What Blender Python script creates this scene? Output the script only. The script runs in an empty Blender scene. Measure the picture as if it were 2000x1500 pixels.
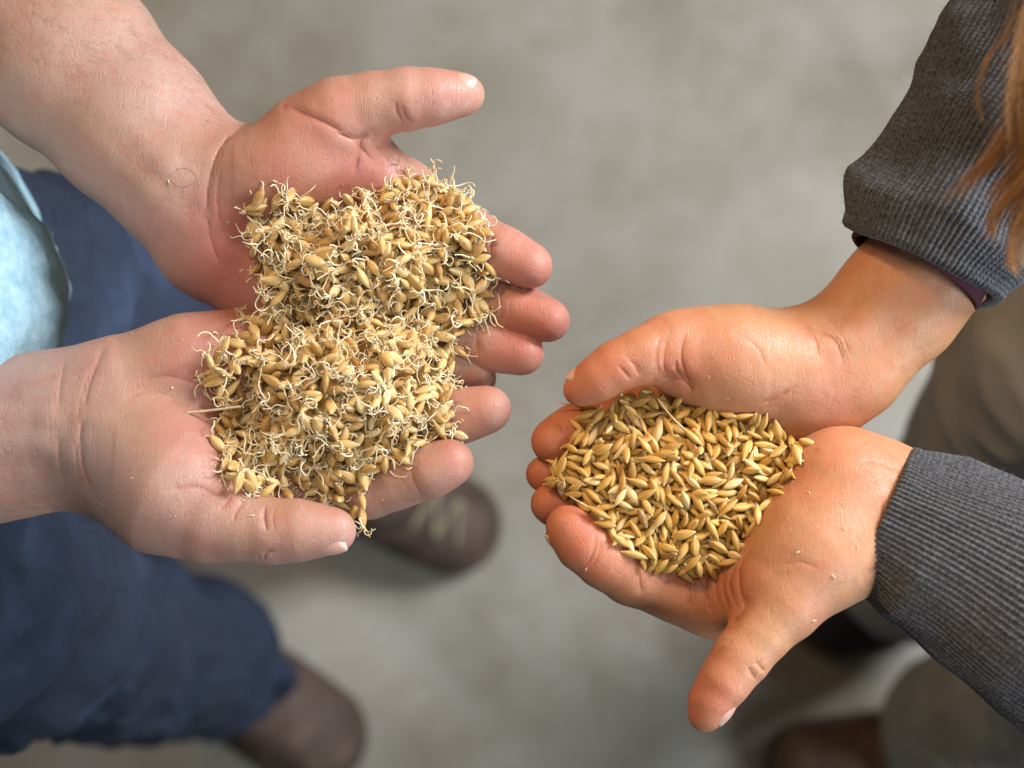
import bpy, bmesh, math, random
import numpy as np
from mathutils import Vector, Matrix, Euler
from mathutils.bvhtree import BVHTree

random.seed(7)
rng = np.random.default_rng(11)
scene = bpy.context.scene
COL = scene.collection

# ------------------------------------------------------------------ camera
TILT = math.radians(10.0)
CAM_Z = 1.90
LENS = 70.0
FPX = LENS / 36.0 * 2000.0          # focal length in photograph pixels
FOCUS = 0.850
Z0 = CAM_Z - FOCUS * math.cos(TILT)  # height at which the hands are held
cam_data = bpy.data.cameras.new("camera")
cam = bpy.data.objects.new("camera", cam_data)
COL.objects.link(cam)
cam.location = (0, 0, CAM_Z)
cam.rotation_euler = (TILT, 0, 0)
cam_data.lens = LENS
cam_data.sensor_width = 36.0
cam_data.clip_start = 0.05
cam_data.clip_end = 60.0
cam_data.dof.use_dof = True
cam_data.dof.focus_distance = FOCUS - 0.010
cam_data.dof.aperture_fstop = 5.6
scene.camera = cam

# ------------------------------------------------------------------ light
world = bpy.data.worlds.new("World")
scene.world = world
world.use_nodes = True
bg = world.node_tree.nodes["Background"]
bg.inputs[0].default_value = (0.80, 0.86, 1.0, 1)
bg.inputs[1].default_value = 0.055


def area_light(name, loc, target, size, size_y, power, color):
    d = bpy.data.lights.new(name, 'AREA')
    d.shape = 'RECTANGLE'
    d.size, d.size_y = size, size_y
    d.energy = power
    d.color = color
    o = bpy.data.objects.new(name, d)
    COL.objects.link(o)
    o.location = loc
    o.rotation_euler = (Vector(target) - Vector(loc)).to_track_quat('-Z', 'Y').to_euler()
    return o


area_light("window_light", (1.35, 0.95, 1.90), (0, 0.12, 1.0), 0.6, 0.8, 80, (0.88, 0.93, 1.0))
area_light("lower_right_light", (1.35, -0.85, 1.75), (0.1, 0.10, 1.0), 0.6, 0.9, 30, (0.78, 0.88, 1.0))  # second, weaker cool light from the lower right, source unknown
area_light("top_fill", (0.10, 0.2, 3.4), (0.05, 0.15, 0.6), 0.9, 0.6, 17, (1.0, 0.94, 0.83))  # broad soft fill added from above
area_light("warm_lamp", (-1.2, 1.0, 2.0), (0.15, 0.15, 1.0), 0.4, 0.4, 7, (1.0, 0.56, 0.20))
spot_d = bpy.data.lights.new("warm_spot", 'SPOT')      # added narrow spot that warms the right-hand person's hands and grain
spot_d.energy = 50
spot_d.color = (1.0, 0.60, 0.27)
spot_d.spot_size = math.radians(22)
spot_d.spot_blend = 1.0
spot_d.shadow_soft_size = 0.10
spot = bpy.data.objects.new("warm_spot", spot_d)
COL.objects.link(spot)
spot.location = (-0.55, 0.95, 2.15)
spot.rotation_euler = (Vector((0.125, 0.11, 1.06)) - Vector(spot.location)).to_track_quat('-Z', 'Y').to_euler()

vs = scene.view_settings
vs.view_transform = 'Standard'
vs.look = 'None'
vs.exposure = -0.18
vs.gamma = 1.0
vs.use_curve_mapping = False
scene.cycles.use_denoising = True
scene.cycles.max_bounces = 8
scene.cycles.transparent_max_bounces = 8

# ------------------------------------------------------------------ geometry helpers
CX = np.array([1.0, 0, 0])
CY = np.array([0, math.cos(TILT), math.sin(TILT)])
CF = np.array([0, math.sin(TILT), -math.cos(TILT)])
CPOS = np.array([0, 0, CAM_Z])


def at(px, py, z):
    """point of the place at height z seen at photograph pixel (px, py)"""
    d = CX * ((px - 1000) / FPX) + CY * ((750 - py) / FPX) + CF
    return CPOS + d * ((z - CAM_Z) / d[2])


def ath(px, py, h):
    """the same, height h in mm above the level of the hands"""
    return at(px, py, Z0 + h * 0.001)


def px_size(p):
    """size in metres of one photograph pixel at point p"""
    return float(np.dot(np.asarray(p) - CPOS, CF)) / FPX


def to_px(P):
    q = np.asarray(P, dtype=float) - CPOS
    dep = q @ CF
    return np.stack([1000 + FPX * (q @ CX) / dep, 750 - FPX * (q @ CY) / dep], axis=-1)


def smin(a, b, k):
    h = np.maximum(k - np.abs(a - b), 0) / k
    return np.minimum(a, b) - h * h * k * 0.25


def mesh_from(name, V, F, smooth=True):
    me = bpy.data.meshes.new(name)
    V = np.asarray(V, dtype=np.float32)
    F = np.asarray(F, dtype=np.int32)
    n = F.shape[1]
    me.vertices.add(len(V))
    me.vertices.foreach_set("co", V.ravel())
    me.loops.add(F.size)
    me.loops.foreach_set("vertex_index", F.ravel())
    me.polygons.add(len(F))
    me.polygons.foreach_set("loop_start", np.arange(0, F.size, n, dtype=np.int32))
    me.polygons.foreach_set("use_smooth", np.full(len(F), smooth))
    me.update(calc_edges=True)
    return me


def link(name, me, mat=None, parent=None):
    o = bpy.data.objects.new(name, me)
    COL.objects.link(o)
    if mat is not None:
        me.materials.clear()
        me.materials.append(mat)
    if parent is not None:
        o.parent = parent
        o.matrix_parent_inverse = parent_inv(parent)
    return o


def parent_inv(p):
    M = Matrix.Identity(4)
    q = p
    chain = []
    while q is not None:
        chain.append(q)
        q = q.parent
    for q in reversed(chain):
        M = M @ q.matrix_parent_inverse @ Matrix.LocRotScale(q.location, q.rotation_euler, q.scale)
    return M.inverted()


def tag(o, label=None, cat=None, group=None, kind=None):
    if label: o["label"] = label
    if cat: o["category"] = cat
    if group: o["group"] = group
    if kind: o["kind"] = kind
    return o


# signed distance bodies: chains of round cones and ellipsoids blended on a grid, skinned by surface nets
class Body:
    def __init__(self, vox, origin):
        self.vox, self.o = vox, np.asarray(origin, float)
        self.base, self.digits = [], []

    def mm(self, p):
        return (np.asarray(p) - self.o) * 1000.0

    def cones(self, pts, k=6.0, flat=1.0):
        out = []
        for a, b in zip(pts[:-1], pts[1:]):
            wa, wb = ath(*a[:3]), ath(*b[:3])
            ra, rb = a[3] * px_size(wa) * 1000, b[3] * px_size(wb) * 1000
            out.append(('c', self.mm(wa), self.mm(wb), ra, rb, flat, k))
        return out

    def digit(self, pts, k=5.0, lean=0.92):
        """finger: joints keep their radius, the shafts between them are slimmer"""
        out = [pts[0]]
        for a, b in zip(pts[:-1], pts[1:]):
            m = [(p + q) * 0.5 for p, q in zip(a, b)]
            m[3] *= lean
            out += [tuple(m), b]
        return self.cones(out, k)

    def ell(self, px, py, h, rx, ry, rz, ang, k=8.0, pitch=0.0):
        w = ath(px, py, h)
        s = px_size(w) * 1000
        a = -math.radians(ang)
        R = np.array(Euler((0, math.radians(pitch), a), 'XYZ').to_matrix())
        return ('e', self.mm(w), R, np.array([rx * s, ry * s, rz]), k)

    @staticmethod
    def bounds(prims, pad):
        lo, hi = np.full(3, 1e9), np.full(3, -1e9)
        for p in prims:
            if p[0] == 'c':
                for c, r in ((p[1], p[3]), (p[2], p[4])):
                    lo = np.minimum(lo, c - r); hi = np.maximum(hi, c + r)
            else:
                r = p[3].max()
                lo = np.minimum(lo, p[1] - r); hi = np.maximum(hi, p[1] + r)
        return lo - pad, hi + pad

    def evalp(self, p, X, Y, Z):
        if p[0] == 'c':
            _, a, b, ra, rb, s, k = p
            ba = b - a
            L2 = float(ba @ ba)
            t = np.clip(((X - a[0]) * ba[0] + (Y - a[1]) * ba[1] + (Z - a[2]) * ba[2]) / L2, 0, 1)
            qx = X - a[0] - ba[0] * t
            qy = Y - a[1] - ba[1] * t
            qz = (Z - a[2] - ba[2] * t) * s
            return np.sqrt(qx * qx + qy * qy + qz * qz) - (ra + (rb - ra) * t)
        _, c, R, r, k = p
        dx, dy, dz = X - c[0], Y - c[1], Z - c[2]
        q = [(dx * R[0, i] + dy * R[1, i] + dz * R[2, i]) / r[i] for i in range(3)]
        n = np.sqrt(q[0] ** 2 + q[1] ** 2 + q[2] ** 2)
        return (n - 1.0) * float(np.cbrt(r.prod()))

    def field(self, prims, X, Y, Z):
        f = None
        for p in prims:
            d = self.evalp(p, X, Y, Z)
            f = d if f is None else smin(f, d, p[-1])
        return f

    def build(self, smooth=3):
        allp = list(self.base) + [p for d in self.digits for p in d[0]]
        lo, hi = self.bounds(allp, 6.0)
        v = self.vox
        n = np.ceil((hi - lo) / v).astype(int) + 1
        ax = [np.float32(lo[i]) + np.arange(n[i], dtype=np.float32) * np.float32(v) for i in range(3)]
        B = np.full(n, 60.0, dtype=np.float32)

        def sub(l, h):
            i0 = np.maximum(((l - lo) / v).astype(int), 0)
            i1 = np.minimum(((h - lo) / v).astype(int) + 2, n)
            sl = tuple(slice(a, b) for a, b in zip(i0, i1))
            return sl, ax[0][sl[0]][:, None, None], ax[1][sl[1]][None, :, None], ax[2][sl[2]][None, None, :]
        for p in self.base:
            l, h = self.bounds([p], 14.0)
            sl, X, Y, Z = sub(l, h)
            B[sl] = smin(B[sl], self.evalp(p, X, Y, Z).astype(np.float32), p[-1])
        R = B.copy()
        for prims, kroot in self.digits:
            l, h = self.bounds(prims, 12.0)
            sl, X, Y, Z = sub(l, h)
            D = self.field(prims, X, Y, Z).astype(np.float32)
            R[sl] = smin(R[sl], smin(B[sl], D, kroot), 0.8)
        V, F = surface_nets(R)
        V = V * v + lo
        V = relax(V, F, smooth)
        return V / 1000.0 + self.o, F


CORN = np.array([[i, j, k] for i in (0, 1) for j in (0, 1) for k in (0, 1)])


def surface_nets(f):
    s = f < 0
    n = np.array(f.shape)
    c = np.zeros(n - 1, dtype=np.int8)
    for i, j, k in CORN:
        c += s[i:n[0] - 1 + i, j:n[1] - 1 + j, k:n[2] - 1 + k]
    act = np.argwhere((c > 0) & (c < 8))
    idx = np.full(n - 1, -1, dtype=np.int32)
    idx[act[:, 0], act[:, 1], act[:, 2]] = np.arange(len(act))
    vals = np.stack([f[act[:, 0] + i, act[:, 1] + j, act[:, 2] + k] for i, j, k in CORN], 1)
    P = np.zeros((len(act), 3)); N = np.zeros(len(act))
    for a in range(8):
        for b in range(a + 1, 8):
            if np.abs(CORN[a] - CORN[b]).sum() != 1:
                continue
            va, vb = vals[:, a], vals[:, b]
            m = (va < 0) != (vb < 0)
            t = np.where(m, va / np.where(m, va - vb, 1), 0)
            P += m[:, None] * (CORN[a] + (CORN[b] - CORN[a]) * t[:, None])
            N += m
    V = act + P / N[:, None]
    quads = []
    for axis in range(3):
        u, w = (axis + 1) % 3, (axis + 2) % 3
        sa = [slice(None)] * 3; sb = [slice(None)] * 3
        sa[axis] = slice(0, -1); sb[axis] = slice(1, None)
        A, Bm = s[tuple(sa)], s[tuple(sb)]
        e = np.argwhere(A != Bm)
        e = e[(e[:, u] > 0) & (e[:, w] > 0) & (e[:, u] < n[u] - 1) & (e[:, w] < n[w] - 1)]
        ins = A[e[:, 0], e[:, 1], e[:, 2]]

        def g(du, dw):
            q = e.copy(); q[:, u] += du; q[:, w] += dw
            return idx[q[:, 0], q[:, 1], q[:, 2]]
        Q = np.stack([g(-1, -1), g(0, -1), g(0, 0), g(-1, 0)], 1)
        Q[~ins] = Q[~ins][:, ::-1]
        quads.append(Q)
    return V, np.concatenate(quads)


def relax(V, F, it):
    E = np.concatenate([F[:, [0, 1]], F[:, [1, 2]], F[:, [2, 3]], F[:, [3, 0]]])
    deg = np.bincount(E[:, 0], minlength=len(V)) + np.bincount(E[:, 1], minlength=len(V))
    for s in range(it):
        for lam in (0.5, -0.52):
            S = np.stack([np.bincount(E[:, 0], V[E[:, 1], i], len(V)) + np.bincount(E[:, 1], V[E[:, 0], i], len(V)) for i in range(3)], 1)
            V = V + lam * (S / deg[:, None] - V)
    return V


def normals_of(V, F):
    a = V[F[:, 2]] - V[F[:, 0]]
    b = V[F[:, 3]] - V[F[:, 1]]
    fn = np.cross(a, b)
    N = np.stack([sum(np.bincount(F[:, j], fn[:, i], len(V)) for j in range(4)) for i in range(3)], 1)
    return N / (np.linalg.norm(N, axis=1, keepdims=True) + 1e-12)


def poly_dist(P, line):
    """distance of 2D points to a polyline"""
    d = np.full(len(P), 1e9)
    line = np.asarray(line, float)
    for a, b in zip(line[:-1], line[1:]):
        ba = b - a
        t = np.clip(((P - a) @ ba) / max(ba @ ba, 1e-9), 0, 1)
        d = np.minimum(d, np.hypot(*(P - a - t[:, None] * ba).T))
    return d


def spline(pts, n=8):
    """Catmull-Rom through points"""
    p = [np.asarray(q, float) for q in pts]
    p = [2 * p[0] - p[1]] + p + [2 * p[-1] - p[-2]]
    out = []
    for i in range(1, len(p) - 2):
        for t in np.linspace(0, 1, n, endpoint=False):
            out.append(0.5 * (2 * p[i] + (p[i + 1] - p[i - 1]) * t + (2 * p[i - 1] - 5 * p[i] + 4 * p[i + 1] - p[i + 2]) * t * t
                              + (3 * p[i] - p[i - 1] - 3 * p[i + 1] + p[i + 2]) * t ** 3))
    out.append(p[-2])
    return np.array(out)


def crease(V, F, lines, zmin=None):
    """fold lines: polylines in photograph pixels cut as grooves with soft shoulders into the upward surface"""
    N = normals_of(V, F)
    view = CPOS - V
    view /= np.linalg.norm(view, axis=1, keepdims=True)
    up = (N * view).sum(1)
    P = to_px(V)
    disp = np.zeros(len(V))
    for ln in lines:
        pts, w, dep = ln[:3]
        hlo = ln[3] if len(ln) > 3 else -999
        L = spline(pts, 6) if len(pts) > 2 else np.asarray(pts, float)
        m = (up > 0.05) & (V[:, 2] > Z0 + hlo * 0.001)
        lo, hi = L.min(0) - 6 * w, L.max(0) + 6 * w
        m &= (P[:, 0] > lo[0]) & (P[:, 0] < hi[0]) & (P[:, 1] > lo[1]) & (P[:, 1] < hi[1])
        i = np.nonzero(m)[0]
        if not len(i):
            continue
        d = poly_dist(P[i], L)
        e0 = np.minimum(np.hypot(*(P[i] - L[0]).T), np.hypot(*(P[i] - L[-1]).T))
        fade = np.clip(e0 / (3.5 * w), 0.15, 1)
        w2 = w * 1.5
        g = -np.exp(-(d / w2) ** 2) + 0.10 * np.exp(-((d - 2.6 * w2) / (1.3 * w2)) ** 2)
        disp[i] += g * dep * 0.62 * fade * 0.001
    return V + N * disp[:, None]


def signed_lines(P, up, lines):
    """two channels of signed distance (px) to the nearest fold line, with the line's strength"""
    ch = []
    for c in (0, 1):
        sd = np.full(len(P), 40.0); am = np.zeros(len(P)); best = np.full(len(P), 1e9)
        for pts, w, dep in [ln[:3] for ln in lines[c::2]]:
            L = spline(pts, 7) if len(pts) > 2 else np.asarray(pts, float)
            lo, hi = L.min(0) - 14, L.max(0) + 14
            i = np.nonzero((up > 0) & (P[:, 0] > lo[0]) & (P[:, 0] < hi[0]) & (P[:, 1] > lo[1]) & (P[:, 1] < hi[1]))[0]
            if not len(i):
                continue
            Q = P[i]
            d = np.full(len(i), 1e9); sg = np.zeros(len(i)); tt = np.zeros(len(i))
            for n, (a, b) in enumerate(zip(L[:-1], L[1:])):
                ba = b - a
                t = np.clip(((Q - a) @ ba) / max(ba @ ba, 1e-9), 0, 1)
                e = Q - a - t[:, None] * ba
                dd = np.hypot(e[:, 0], e[:, 1])
                m = dd < d
                d[m] = dd[m]
                cr_ = ba[0] * (Q[:, 1] - a[1]) - ba[1] * (Q[:, 0] - a[0])
                sg[m] = np.sign(cr_[m])
                tt[m] = (n + t[m]) / (len(L) - 1)
            use = (d < best[i]) & (d < 12)
            k = i[use]
            best[k] = d[use]
            sd[k] = d[use] * np.where(sg[use] == 0, 1, sg[use])
            am[k] = min(1.0, dep * 0.9) * np.clip(np.minimum(tt[use], 1 - tt[use]) * 5, 0, 1) * np.clip((12 - d[use]) / 4, 0, 1)
        ch.append((sd, am))
    return ch


def value_noise(P, freq, seed=0):
    """smooth lattice noise in -1..1"""
    q = P * freq
    i = np.floor(q).astype(np.int64)
    f = q - i
    f = f * f * (3 - 2 * f)
    out = np.zeros(len(P))
    for c in CORN:
        j = i + c
        hsh = (j[:, 0] * 73856093) ^ (j[:, 1] * 19349663) ^ (j[:, 2] * 83492791) ^ (seed * 2654435761)
        hsh = (hsh ^ (hsh >> 13)) * 1274126177
        val = ((hsh ^ (hsh >> 16)) & 0xFFFF) / 32767.5 - 1
        w = np.ones(len(P))
        for a in range(3):
            w = w * (f[:, a] if c[a] else 1 - f[:, a])
        out += val * w
    return out


def blobs(P, items, base=0.0):
    a = np.full(len(P), base)
    for x, y, r, v in items:
        a += v * np.exp(-((P[:, 0] - x) ** 2 + (P[:, 1] - y) ** 2) / (r * r))
    return a


def set_attr(me, name, vals):
    at_ = me.attributes.new(name, 'FLOAT', 'POINT')
    at_.data.foreach_set("value", np.asarray(vals, dtype=np.float32))


def tube(path, radii, sides=6, cap=True):
    """round tube along a 3D path"""
    path = np.asarray(path, float)
    n = len(path)
    T = np.gradient(path, axis=0)
    T /= np.linalg.norm(T, axis=1, keepdims=True) + 1e-12
    ref = np.array([0.31, 0.52, 0.79])
    V, F = [], []
    U = np.cross(T, ref); U /= np.linalg.norm(U, axis=1, keepdims=True) + 1e-12
    W = np.cross(T, U)
    a = np.arange(sides) / sides * 2 * np.pi
    radii = np.broadcast_to(np.asarray(radii, float), (n,))
    for i in range(n):
        V.append(path[i] + radii[i] * (np.cos(a)[:, None] * U[i] + np.sin(a)[:, None] * W[i]))
    V = np.concatenate(V)
    for i in range(n - 1):
        for j in range(sides):
            k = (j + 1) % sides
            F.append([i * sides + j, i * sides + k, (i + 1) * sides + k, (i + 1) * sides + j])
    return V, np.array(F)


def join(parts):
    V, F, o = [], [], 0
    for v, f in parts:
        V.append(v); F.append(f + o); o += len(v)
    return np.concatenate(V), np.concatenate(F)


# ------------------------------------------------------------------ materials
class NT:
    def __init__(self, name):
        self.m = bpy.data.materials.new(name)
        self.m.use_nodes = True
        self.t = self.m.node_tree
        self.p = self.t.nodes["Principled BSDF"]

    def n(self, kind, **kw):
        x = self.t.nodes.new(kind)
        for k, v in kw.items():
            if k.startswith("i_"):
                key = k[2:].replace("_", " ")
                x.inputs[int(key) if key.isdigit() else key].default_value = v
            else:
                setattr(x, k, v)
        return x

    def l(self, a, b):
        self.t.links.new(a, b)

    def coord(self, scale=1.0, kind="Object"):
        c = self.n("ShaderNodeTexCoord")
        mp = self.n("ShaderNodeMapping")
        mp.inputs["Scale"].default_value = (scale,) * 3 if not isinstance(scale, tuple) else scale
        self.l(c.outputs[kind], mp.inputs["Vector"])
        return mp.outputs[0]

    def noise(self, vec, scale, detail=4, rough=0.55, dist=0.0):
        x = self.n("ShaderNodeTexNoise")
        x.inputs["Scale"].default_value = scale
        x.inputs["Detail"].default_value = detail
        x.inputs["Roughness"].default_value = rough
        x.inputs["Distortion"].default_value = dist
        self.l(vec, x.inputs["Vector"])
        return x.outputs["Fac"]

    def ramp(self, fac, stops):
        r = self.n("ShaderNodeValToRGB")
        el = r.color_ramp.elements
        while len(el) < len(stops):
            el.new(0.5)
        for e, (p, c) in zip(el, stops):
            e.position = p
            e.color = (*c, 1) if len(c) == 3 else c
        self.l(fac, r.inputs[0])
        return r.outputs[0]

    def mix(self, fac, a, b, mode='MIX'):
        x = self.n("ShaderNodeMix", data_type='RGBA', blend_type=mode)
        for sock, v in ((0, fac), (6, a), (7, b)):
            if hasattr(v, "is_output"):
                self.l(v, x.inputs[sock])
            else:
                x.inputs[sock].default_value = v if sock == 0 else (*v, 1)
        return x.outputs[2]

    def math(self, op, a, b=0.0, clamp=False):
        x = self.n("ShaderNodeMath", operation=op, use_clamp=clamp)
        for i, v in enumerate((a, b)):
            if hasattr(v, "is_output"):
                self.l(v, x.inputs[i])
            else:
                x.inputs[i].default_value = v
        return x.outputs[0]

    def attr(self, name):
        return self.n("ShaderNodeAttribute", attribute_name=name).outputs["Fac"]

    def bump(self, h, strength, dist, prev=None):
        b = self.n("ShaderNodeBump")
        b.inputs["Strength"].default_value = strength
        b.inputs["Distance"].default_value = dist
        self.l(h, b.inputs["Height"])
        if prev is not None:
            self.l(prev, b.inputs["Normal"])
        return b.outputs[0]

    def set(self, **kw):
        for k, v in kw.items():
            s = self.p.inputs[k.replace("_", " ")]
            if hasattr(v, "is_output"):
                self.l(v, s)
            else:
                s.default_value = v if not isinstance(v, tuple) or len(v) != 3 or s.type != 'RGBA' else (*v, 1)


def skin_material(name, pale, pink, deep, spec=0.45):
    t = NT(name)
    c = t.coord(1.0)
    mott = t.noise(c, 45, 5, 0.62)
    fine = t.noise(c, 260, 3, 0.6)
    red = t.attr("red")
    f = t.math('ADD', red, t.math('MULTIPLY', t.math('SUBTRACT', mott, 0.5), 1.0), clamp=True)
    col = t.mix(f, pale, pink)
    tan = t.ramp(t.noise(c, 19, 3, 0.5), [(0.40, (0, 0, 0)), (0.68, (1, 1, 1))])
    col = t.mix(t.math('MULTIPLY', tan, 0.45), col, (pale[0] * 0.86, pale[1] * 0.86, pale[2] * 0.62))
    blot = t.ramp(t.noise(c, 95, 3, 0.6, 0.6), [(0.50, (0, 0, 0)), (0.72, (1, 1, 1))])
    col = t.mix(t.math('MULTIPLY', blot, 0.40), col, pink)
    vein = t.ramp(t.noise(c, 26, 2, 0.45, 1.0), [(0.465, (0, 0, 0)), (0.50, (1, 1, 1)), (0.535, (0, 0, 0))])
    col = t.mix(t.math('MULTIPLY', vein, 0.13), col, (pale[0] * 0.62, pale[1] * 0.78, pale[2] * 0.85))
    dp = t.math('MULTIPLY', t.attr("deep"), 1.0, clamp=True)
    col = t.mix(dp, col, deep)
    col = t.mix(t.math('MULTIPLY', fine, 0.16), col, tuple(x * 0.55 for x in deep))
    # folds: narrow lines where the signed distance is small
    wob = t.math('MULTIPLY', t.math('SUBTRACT', t.noise(c, 300, 2), 0.5), 3.0)
    lines = None
    for k in ("0", "1"):
        d = t.math('ADD', t.attr("fold" + k), wob)
        g = t.math('EXPONENT', t.math('MULTIPLY', t.math('MULTIPLY', d, d), -0.10))
        g = t.math('MULTIPLY', g, t.attr("fold%s_depth" % k))
        g = t.math('MULTIPLY', g, t.ramp(t.noise(c, 190, 2), [(0.3, (0.35, 0.35, 0.35)), (0.6, (1, 1, 1))]))
        lines = g if lines is None else t.math('MAXIMUM', lines, g)
    col = t.mix(t.math('MULTIPLY', lines, 0.55, clamp=True), col, deep)  # folds are redder skin, with their crease shade also put into the colour
    v1 = t.n("ShaderNodeTexVoronoi", feature='DISTANCE_TO_EDGE')
    v1.inputs["Scale"].default_value = 900
    t.l(t.coord((1.0, 1.0, 1.0)), v1.inputs["Vector"])
    v2 = t.noise(t.coord((1.0, 0.3, 1.0)), 1300, 2)
    b = t.bump(t.math('MINIMUM', v1.outputs["Distance"], 0.25), 0.38, 0.0004)
    b = t.bump(v2, 0.20, 0.0003, b)
    pl = t.noise(t.coord((1.0, 0.18, 0.6)), 240, 3, 0.6, 1.2)
    pl = t.ramp(pl, [(0.47, (1, 1, 1)), (0.50, (0, 0, 0)), (0.53, (1, 1, 1))])
    b = t.bump(pl, 0.30, 0.0005, b)
    pl2 = t.ramp(t.noise(t.coord((0.22, 1.0, 0.6)), 200, 3, 0.6, 1.5), [(0.475, (1, 1, 1)), (0.50, (0, 0, 0)), (0.525, (1, 1, 1))])
    b = t.bump(pl2, 0.20, 0.0005, b)
    b = t.bump(t.noise(c, 170, 2), 0.12, 0.0010, b)
    b = t.bump(t.math('MULTIPLY', lines, -1.0), 0.70, 0.0008, b)
    rough = t.math('ADD', 0.36, t.math('MULTIPLY', t.noise(c, 150, 3), 0.22))
    t.set(Base_Color=col, Roughness=rough, Normal=b, Subsurface_Weight=0.32, Subsurface_Scale=0.0028,
          Subsurface_Radius=(1.0, 0.36, 0.20))
    t.p.inputs["Specular IOR Level"].default_value = spec
    return t.m


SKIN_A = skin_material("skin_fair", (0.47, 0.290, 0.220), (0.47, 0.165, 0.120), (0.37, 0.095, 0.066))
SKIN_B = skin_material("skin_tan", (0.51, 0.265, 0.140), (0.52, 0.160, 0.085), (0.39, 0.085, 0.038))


def nail_material():
    t = NT("fingernail")
    n = t.noise(t.coord(1.0), 300, 2)
    col = t.mix(t.attr("tip"), (0.62, 0.33, 0.26), (0.72, 0.60, 0.48))
    t.set(Base_Color=col, Roughness=0.3, Normal=t.bump(n, 0.15, 0.0004), Subsurface_Weight=0.3, Subsurface_Scale=0.002,
          Subsurface_Radius=(1.0, 0.5, 0.35))
    return t.m


NAIL = nail_material()


def floor_material():
    t = NT("concrete")
    c = t.coord(1.0)
    big = t.noise(c, 2.6, 6, 0.6, 0.4)
    mid = t.noise(c, 9, 6, 0.65)
    fine = t.noise(c, 160, 4, 0.7)
    col = t.ramp(big, [(0.34, (0.17, 0.14, 0.092)), (0.5, (0.26, 0.23, 0.17)), (0.68, (0.36, 0.34, 0.29))])
    col = t.mix(t.ramp(mid, [(0.42, (0, 0, 0)), (0.80, (0.8, 0.8, 0.8))]), col, (0.42, 0.395, 0.345))
    st = t.ramp(t.noise(c, 5.2, 5, 0.7, 0.8), [(0.56, (0, 0, 0)), (0.72, (1, 1, 1))])
    col = t.mix(t.math('MULTIPLY', st, 0.55), col, (0.21, 0.16, 0.10))
    sp = t.ramp(t.noise(c, 30, 3, 0.6), [(0.68, (0, 0, 0)), (0.76, (1, 1, 1))])
    col = t.mix(t.math('MULTIPLY', sp, 0.35), col, (0.15, 0.14, 0.125))
    col = t.mix(t.math('MULTIPLY', fine, 0.25), col, (0.24, 0.22, 0.18))
    t.set(Base_Color=col, Roughness=t.math('ADD', 0.42, t.math('MULTIPLY', mid, 0.3)), Normal=t.bump(fine, 0.25, 0.002))
    return t.m


# ------------------------------------------------------------------ the floor
me = bpy.data.meshes.new("floor")
bm = bmesh.new()
bmesh.ops.create_grid(bm, x_segments=24, y_segments=24, size=4.0)
bm.to_mesh(me); bm.free()
tag(link("floor", me, floor_material()), kind="structure", label="worn beige grey concrete floor")

# ------------------------------------------------------------------ people (roots)
person_a = bpy.data.objects.new("person", None)
COL.objects.link(person_a)
person_a.location = at(330, 1150, 0.0)
tag(person_a, "person in pale blue shirt and jeans holding out a heap of sprouted barley", "person", "two people holding out grain")
person_b = bpy.data.objects.new("person", None)
COL.objects.link(person_b)
person_b.location = at(1780, 1320, 0.0)
tag(person_b, "person with auburn hair in grey ribbed sweater cupping dry barley in both hands", "person", "two people holding out grain")

VOX = 0.9
HANDS = {}


def finish_hand(key, body, creases, red, deep, mat, parent, label, lumps=0.25):
    V, F = body.build()
    N = normals_of(V, F)
    V = V + N * ((value_noise(V, 32, 2) * lumps * 2.6 + value_noise(V, 70, 3) * lumps * 1.3 + value_noise(V, 160, 5) * lumps * 0.4) * 0.001)[:, None]
    V = crease(V, F, creases)
    me = mesh_from("arm", V, F)
    P = to_px(V)
    set_attr(me, "red", blobs(P, red[1], red[0]) + 0.10 * value_noise(V, 60, 9))
    dv = blobs(P, deep, 0.0)  # moles and redder skin; shade in the hollows is part of this colour
    vw = CPOS - V
    upv = (normals_of(V, F) * vw).sum(1)
    for c, (sd, am) in enumerate(signed_lines(P, upv, creases)):
        set_attr(me, "fold%d" % c, sd)
        set_attr(me, "fold%d_depth" % c, am)
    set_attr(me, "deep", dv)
    o = link("arm", me, mat, parent)
    o["label"] = label
    HANDS[key] = (V, F, o)
    return o


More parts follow.
